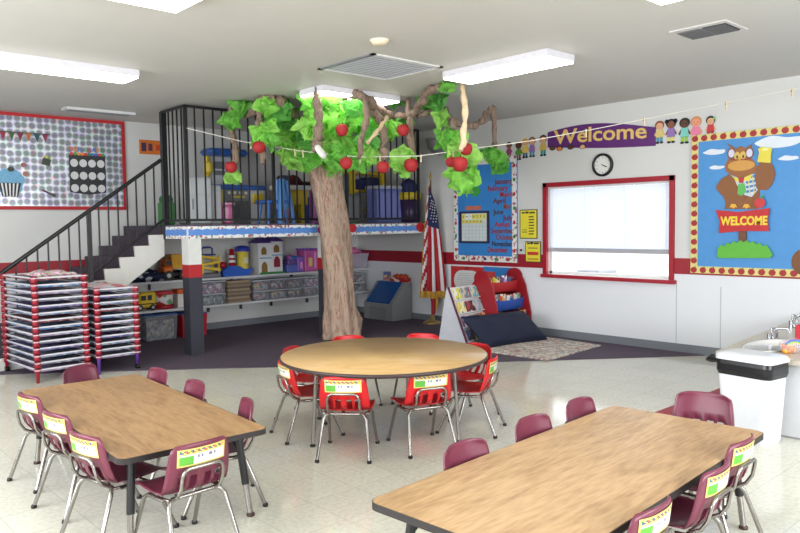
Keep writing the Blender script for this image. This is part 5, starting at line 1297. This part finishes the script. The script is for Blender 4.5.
LV = [(238, 107, 8.5, .28), (230, 121, 8.5, .26), (233, 178, 8.5, .2), (266, 107, 8.1, .24), (257, 137, 8.1, .26), (270, 143, 8.1, .22), (277, 113, 8.3, .32), (288, 120, 8.6, .3), (284, 134, 8.7, .3), (291, 146, 8.9, .32), (297, 160, 8.9, .34), (304, 140, 8.6, .28),
      (324, 98, 7.9, .32), (310, 97, 7.9, .24), (306, 127, 8.0, .28), (326, 124, 8.2, .32), (328, 104, 8.4, .3), (312, 160, 8.8, .3), (300, 150, 9.0, .3), (354, 106, 8.1, .28), (348, 121, 8.3, .34), (337, 148, 8.6, .36), (352, 150, 8.4, .32), (368, 142, 8.2, .26), (341, 163, 8.3, .30), (356, 163, 8.3, .26), (366, 156, 8.2, .26), (322, 147, 8.9, .36), (330, 164, 8.9, .34), (362, 126, 8.4, .3),
      (398, 100, 8.7, .26), (401, 124, 8.6, .22), (389, 131, 8.5, .28), (402, 163, 8.3, .3), (442, 120, 8.3, .26), (431, 103, 8.35, .34), (448, 85, 7.6, .22), (451, 143, 8.2, .32), (466, 163, 8.0, .36), (464, 181, 8.0, .3), (458, 150, 8.1, .28), (493, 157, 8.7, .24), (501, 167, 8.7, .24), (487, 154, 8.7, .18), (270, 128, 8.1, .2)]
for k, (px, py, dp, s_) in enumerate(LV): leaf(px, py, dp, s_*.92, k if (k % 3) else k+1, 1.0, 2 if s_ < .3 else 4)
APP = mat((158, 30, 34), .7, bump=.3)
def apple(px, py, dp, r=.07):
    c_ = at(px, py, dp)-T
    o = MB().lathe([(0.0, -.82), (.3, -.95), (.7, -.75), (.97, -.2), (1.0, .2), (.8, .68), (.45, .85), (.15, .72), (0, .62)], (0, 0, 0), APP, 16)
    o.v = [c_+v*r for v in o.v]; x_ = o.build('apple', t)
    MB().tube([c_+Vector((0, 0, r*.6)), c_+Vector((.01, 0, r*1.15))], .008, mat((90, 60, 40), .6), 6).build('stalk', x_)
for q in ((231, 167, 8.35), (259, 147, 7.9), (342, 130, 7.9), (346, 163, 7.85), (383, 167, 7.95), (411, 165, 8.15, .082), (403, 130, 8.1), (460, 164, 7.7, .085), (466, 149, 7.8), (451, 162, 7.9, .06)): apple(*q)

# ------------------------------------------------------------------ clothesline
A0 = Vector((LX+.02, LF-.02, 2.72)); A1 = Vector((XB-.02, 2.35, 2.9))
ctrl = [(190, 131), (240, 141), (300, 151), (360, 157), (420, 156), (470, 149), (530, 141), (600, 128), (660, 116), (725, 103), (800, 88), (822, 83)]
nrm = Vector((A1.y-A0.y, -(A1.x-A0.x), 0)).normalized()
def on_line(px, py): d = ray(px, py); return CAM+d*((A0-CAM).dot(nrm)/d.dot(nrm))
ln = [on_line(*q) for q in ctrl]
o = MB().tube([A0]+ln[1:]+[Vector((XB-.005, ln[-1].y, ln[-1].z))], .0045, mat((222, 218, 208), .6), 6).build('clothesline'); tag(o, 'thin white string strung across the room from the loft railing to the wall', 'string')
def line_y(px):
    for a, b_ in zip(ctrl, ctrl[1:]):
        if a[0] <= px <= b_[0]: f = (px-a[0])/(b_[0]-a[0]); return a[1]+(b_[1]-a[1])*f
pins = [(251, 'hanging at the far left between the first two hanging branches'), (295, 'left one of the pair by the white branch tip'), (303, 'right one of the pair by the white branch tip'), (360, 'right of the trunk canopy'), (380, 'above the apple in front of the loft'), (421, 'in front of the railing end'), (453, 'among the leaves right of the railing'), (586, 'in front of the letter l of the Welcome banner'), (644, 'in front of the last letter of the Welcome banner'), (726, 'above the top left corner of the owl board'), (792, 'nearest the right edge of the picture')]
pr = None
for px, lab in pins:
    P = on_line(px, line_y(px))
    if pr is None:
        pr = thing('clothespin', 'wooden clothespin on the string, '+lab, 'clothespin', P, .8, 'clothespins on the string')
        for s_ in (-1, 1): MB().box((s_*.006, 0, -.028), (.008, .012, .085), mat((214, 196, 160), .6), ry=s_*.06).build('prong', pr)
        MB().tube([(0, -.009, -.012), (0, .009, -.012)], .009, CHROME, 8).build('spring', pr)
    else: dup(pr, P, .8, 'wooden clothespin on the string, '+lab)

# ------------------------------------------------------------------ toys on the loft
LF0 = LZ+.001
def play(name, label, cat, x, y, rz=0): return thing(name, label, cat, (x, y, LF0), rz)
PW = mat((206, 208, 212), .4); PB = mat((48, 96, 176), .4); PY = mat((214, 186, 40), .4); PG = mat((116, 118, 120), .5); PP = mat((206, 116, 164), .4); PPU = mat((150, 80, 150), .4)
t = play('toy_fridge', 'tall white toy refrigerator on the loft behind the railing', 'toy', 4.42, 8.9)
MB().bb((0, 0, 0), (.34, .32, .64), PW, bev=.03).build('cabinet', t); MB().bb((.02, -.015, .02), (.32, .0, .38), PW, bev=.01).build('lower_door', t); MB().bb((.02, -.015, .4), (.32, .0, .62), PW, bev=.01).build('upper_door', t); MB().bb((.04, -.03, .2), (.06, -.015, .34), mat((150, 152, 160), .4)).build('handle', t)
t = play('toy_washer', 'low white toy cupboard right beside the toy refrigerator', 'toy', 4.80, 9.0)
MB().bb((0, 0, 0), (.16, .3, .54), mat((196, 198, 204), .4), bev=.02).build('cabinet', t); MB().bb((.02, -.012, .05), (.14, 0, .45), PW, bev=.01).build('door', t)
t = play('toy_bin', 'green toy crate standing at the left end of the loft', 'toy', 4.1, 8.95)
MB().bb((0, 0, 0), (.16, .2, .3), mat((50, 130, 60), .5), bev=.02).build('crate', t); MB().ball((.08, .1, .33), (.09, .09, .07), mat((40, 110, 50), .7)).build('plush_contents', t)
t = play('toy_vacuum', 'pink plastic toy bin on the loft between cupboard and stove', 'toy', 4.98, 8.92)
MB().bb((0, 0, 0), (.12, .16, .26), PP, bev=.03).build('body', t); MB().bb((-.01, -.01, .26), (.13, .17, .3), mat((224, 150, 190), .4), bev=.01).build('lid', t)
t = play('play_kitchen', 'toy kitchen with blue counter, grey oven and blue canopy roof on the loft', 'toy kitchen', 5.0, 9.35)
MB().bb((.0, 0, .5), (.9, .35, .57), PB, bev=.015).build('counter', t)
MB().bb((.02, .02, 0), (.2, .33, .5), mat((190, 176, 90), .4), bev=.01).build('side_cupboard', t)
MB().bb((.2, .0, 0), (.62, .33, .5), PG, bev=.01).build('oven', t)
MB().bb((.24, -.015, .08), (.58, .0, .34), mat((88, 88, 90), .3)).build('oven_door', t)
MB().bb((.3, -.022, .385), (.52, -.012, .41), PY).build('oven_handle', t)
MB().bb((.62, .02, 0), (.88, .33, .5), PW, bev=.01).bb((.66, .0, .3), (.84, .03, .45), PY, bev=.01).build('drawer_unit', t)
MB().bb((.05, .25, .57), (.12, .33, 1.0), PY, bev=.02).bb((.03, .18, .72), (.14, .33, .92), PY, bev=.04).build('yellow_post', t)
MB().bb((.16, .29, .57), (.56, .33, 1.0), mat((190, 194, 200), .5)).bb((.2, .27, .72), (.36, .3, .92), PG).bb((.14, .14, .78), (.58, .33, .8), PW).build('back_panel', t)
MB().box((.32, .2, 1.04), (.62, .34, .1), PB, bev=.04).build('canopy', t)
k_ = MB()
for i in range(4): k_.tube([(.27+i*.09, -.008, .455), (.27+i*.09, .005, .455)], .022, mat((220, 214, 190), .4), 10)
k_.build('knob', t)
t = play('play_table', 'small blue plastic play table with splayed legs on the loft', 'toy table', 5.62, 8.75)
MB().bb((-.2, -.16, .28), (.16, .16, .33), mat((70, 120, 200), .4), bev=.015).build('table_top', t)
for sx in (-1, 1):
    for sy in (-1, 1): MB().tube([(sx*.12-.02, sy*.1, .28), (sx*.15-.02, sy*.13, 0)], .025, mat((70, 120, 200), .4), 8).build('leg', t)
t = play('play_easel', 'folded light blue plastic easel on the loft left of the workbench', 'toy easel', 5.72, 8.55)
MB().tube([(-.12, 0, 0), (-.08, 0, .62)], .045, mat((84, 144, 214), .4), 8).tube([(.14, 0.05, 0), (.02, .05, .62)], .035, mat((84, 144, 214), .4), 8).build('frame_leg', t)
MB().bb((-.13, .06, .2), (.06, .09, .62), mat((110, 160, 220), .4), bev=.01).build('board', t)
MB().bb((-.1, -.02, .60), (.04, .06, .67), mat((60, 66, 80), .4), bev=.01).build('clamp', t)
t = play('toy_workbench', 'pink and yellow toy cooking centre with white worktop on the loft behind the trunk', 'toy kitchen', 5.93, 9.0)
MB().bb((.0, -.02, .5), (.72, .34, .57), mat((214, 214, 212), .4), bev=.01).build('worktop', t)
MB().tube([(.07, .04, 0), (.07, .04, .5)], .07, mat((214, 150, 184), .4), 14).tube([(.6, .04, 0), (.6, .04, .5)], .07, PPU, 14).build('column', t)
MB().bb((.14, .05, .28), (.5, .3, .5), PY, bev=.01).bb((.18, .04, 0), (.24, .3, .28), PY).bb((.36, .04, 0), (.42, .3, .28), PY).build('yellow_shelf', t)
MB().bb((.42, .1, 0), (.56, .3, .4), mat((70, 84, 150), .4), bev=.01).build('blue_cupboard', t)
o = lumpy('dark_red_bag', 'dark red cloth bag slumped on the white worktop of the toy cooking centre', 'bag', 5.98, 9.02, 6.33, 9.28, LF0+.571, .17, mat((84, 24, 34), .8), seed=12, fold=.5)
o = thing('toy_pan', 'black toy pan with yellow rim beside the dark red bag', 'toy', (6.45, 9.15, LF0+.571))
MB().lathe([(.08, 0), (.1, .03), (.1, .06), (.09, .07)], (0, 0, 0), BLACK, 18).build('pan', o); MB().tube([(.1, 0, .04), (.19, 0, .05)], .012, BLACK, 6).build('handle', o); MB().lathe([(.1, .058), (.104, .062), (.1, .068)], (0, 0, 0), PY, 18).build('rim', o)
t = play('toy_cabinet', 'grey toy cabinet on the loft to the right of the trunk', 'toy', 7.0, 8.95)
MB().bb((0, 0, 0), (.42, .3, .46), PG, bev=.02).build('body', t); MB().bb((.03, -.015, .05), (.2, 0, .42), mat((130, 132, 134), .5), bev=.01).bb((.22, -.015, .05), (.39, 0, .42), mat((130, 132, 134), .5), bev=.01).build('door', t)
MB().bb((.14, .12, .46), (.3, .22, .78), mat((96, 100, 104), .5), bev=.03).build('tall_back', t)
t = play('toy_cupboard', 'periwinkle blue plastic toy cupboard on the loft behind the bars', 'toy', 7.31, 8.45)
MB().bb((0, 0, 0), (.52, .3, .52), mat((112, 122, 190), .4), bev=.02).build('body', t); MB().bb((-.01, -.015, .52), (.53, .31, .57), mat((190, 190, 206), .4), bev=.01).build('top', t); MB().bb((.04, -.012, .05), (.24, 0, .46), mat((126, 136, 204), .4), bev=.01).bb((.28, -.012, .05), (.48, 0, .46), mat((126, 136, 204), .4), bev=.01).build('door', t)
t = play('toy_tub', 'dark purple round tub with yellow rim at the right end of the loft', 'toy', 7.93, 8.42)
MB().lathe([(.13, 0), (.15, .02), (.18, .36)], (0, 0, 0), mat((58, 34, 80), .4), 20).build('tub', t); MB().lathe([(.18, .355), (.19, .36), (.19, .46), (.17, .47), (0, .47)], (0, 0, 0), PY, 20).build('rim', t); 
MB().ball((-.0, 0, .55), (.14, .13, .14), mat((36, 42, 100), .6)).build('plush_contents', t)
t = play('toy_shelf', 'yellow and navy toy storage rack behind the blue cupboard on the loft', 'toy', 7.25, 9.0)
MB().bb((0, 0, 0), (.06, .3, .85), PY).build('side_frame', t); MB().bb((.62, 0, 0), (.68, .3, .85), PY).build('side_frame', t)
for z in (.2, .5, .78): MB().bb((.06, .02, z), (.62, .28, z+.03), PY).build('shelf', t)
MB().bb((.1, .04, .532), (.34, .26, .7), mat((34, 40, 104), .5), bev=.02).bb((.36, .04, .532), (.6, .26, .74), mat((30, 34, 84), .5), bev=.02).build('drawer_bin', t)

# ------------------------------------------------------------------ light
wd = bpy.data.worlds.new('world'); sc.world = wd; wd.use_nodes = True
bg = wd.node_tree.nodes['Background']; bg.inputs[0].default_value = (.93, .97, 1.0, 1); bg.inputs[1].default_value = 3.9
def area(name, loc, rot, sx, sy, e, c_=(1, 1, 1)):
    l = bpy.data.lights.new(name, 'AREA'); l.shape = 'RECTANGLE'; l.size = sx; l.size_y = sy; l.energy = e; l.color = c_
    o = bpy.data.objects.new(name, l); col.objects.link(o); o.location = loc; o.rotation_euler = rot; return o
area('fill_front', (3.1, YF-.22, 1.65), (PI/2, 0, 0), 4.9, 1.45, 240, (.95, .98, 1))  # added fill lamp outside the unseen front opening
area('fill_left', (XL-.22, 3.7, 1.65), (PI/2, 0, -PI/2), 6.9, 1.45, 300, (.95, .98, 1))  # added fill lamp outside the unseen left opening, brightens the loft side
#area('daylight_right', (XB+.3, (wy0+wy1)/2, (wz0+wz1)/2), (PI/2, 0, PI/2), 1.7, 1.15, 90, (.96, .98, 1))
sc.view_settings.view_transform = 'Standard'; sc.view_settings.look = 'None'; sc.view_settings.gamma = 1; sc.view_settings.use_curve_mapping = False
sc.view_settings.exposure = -0.07

for o in list(bpy.data.objects):
    if o.parent is None and 'label' in o and len(o['label'].split()) > 16: print('LONG', o.name, o['label'])
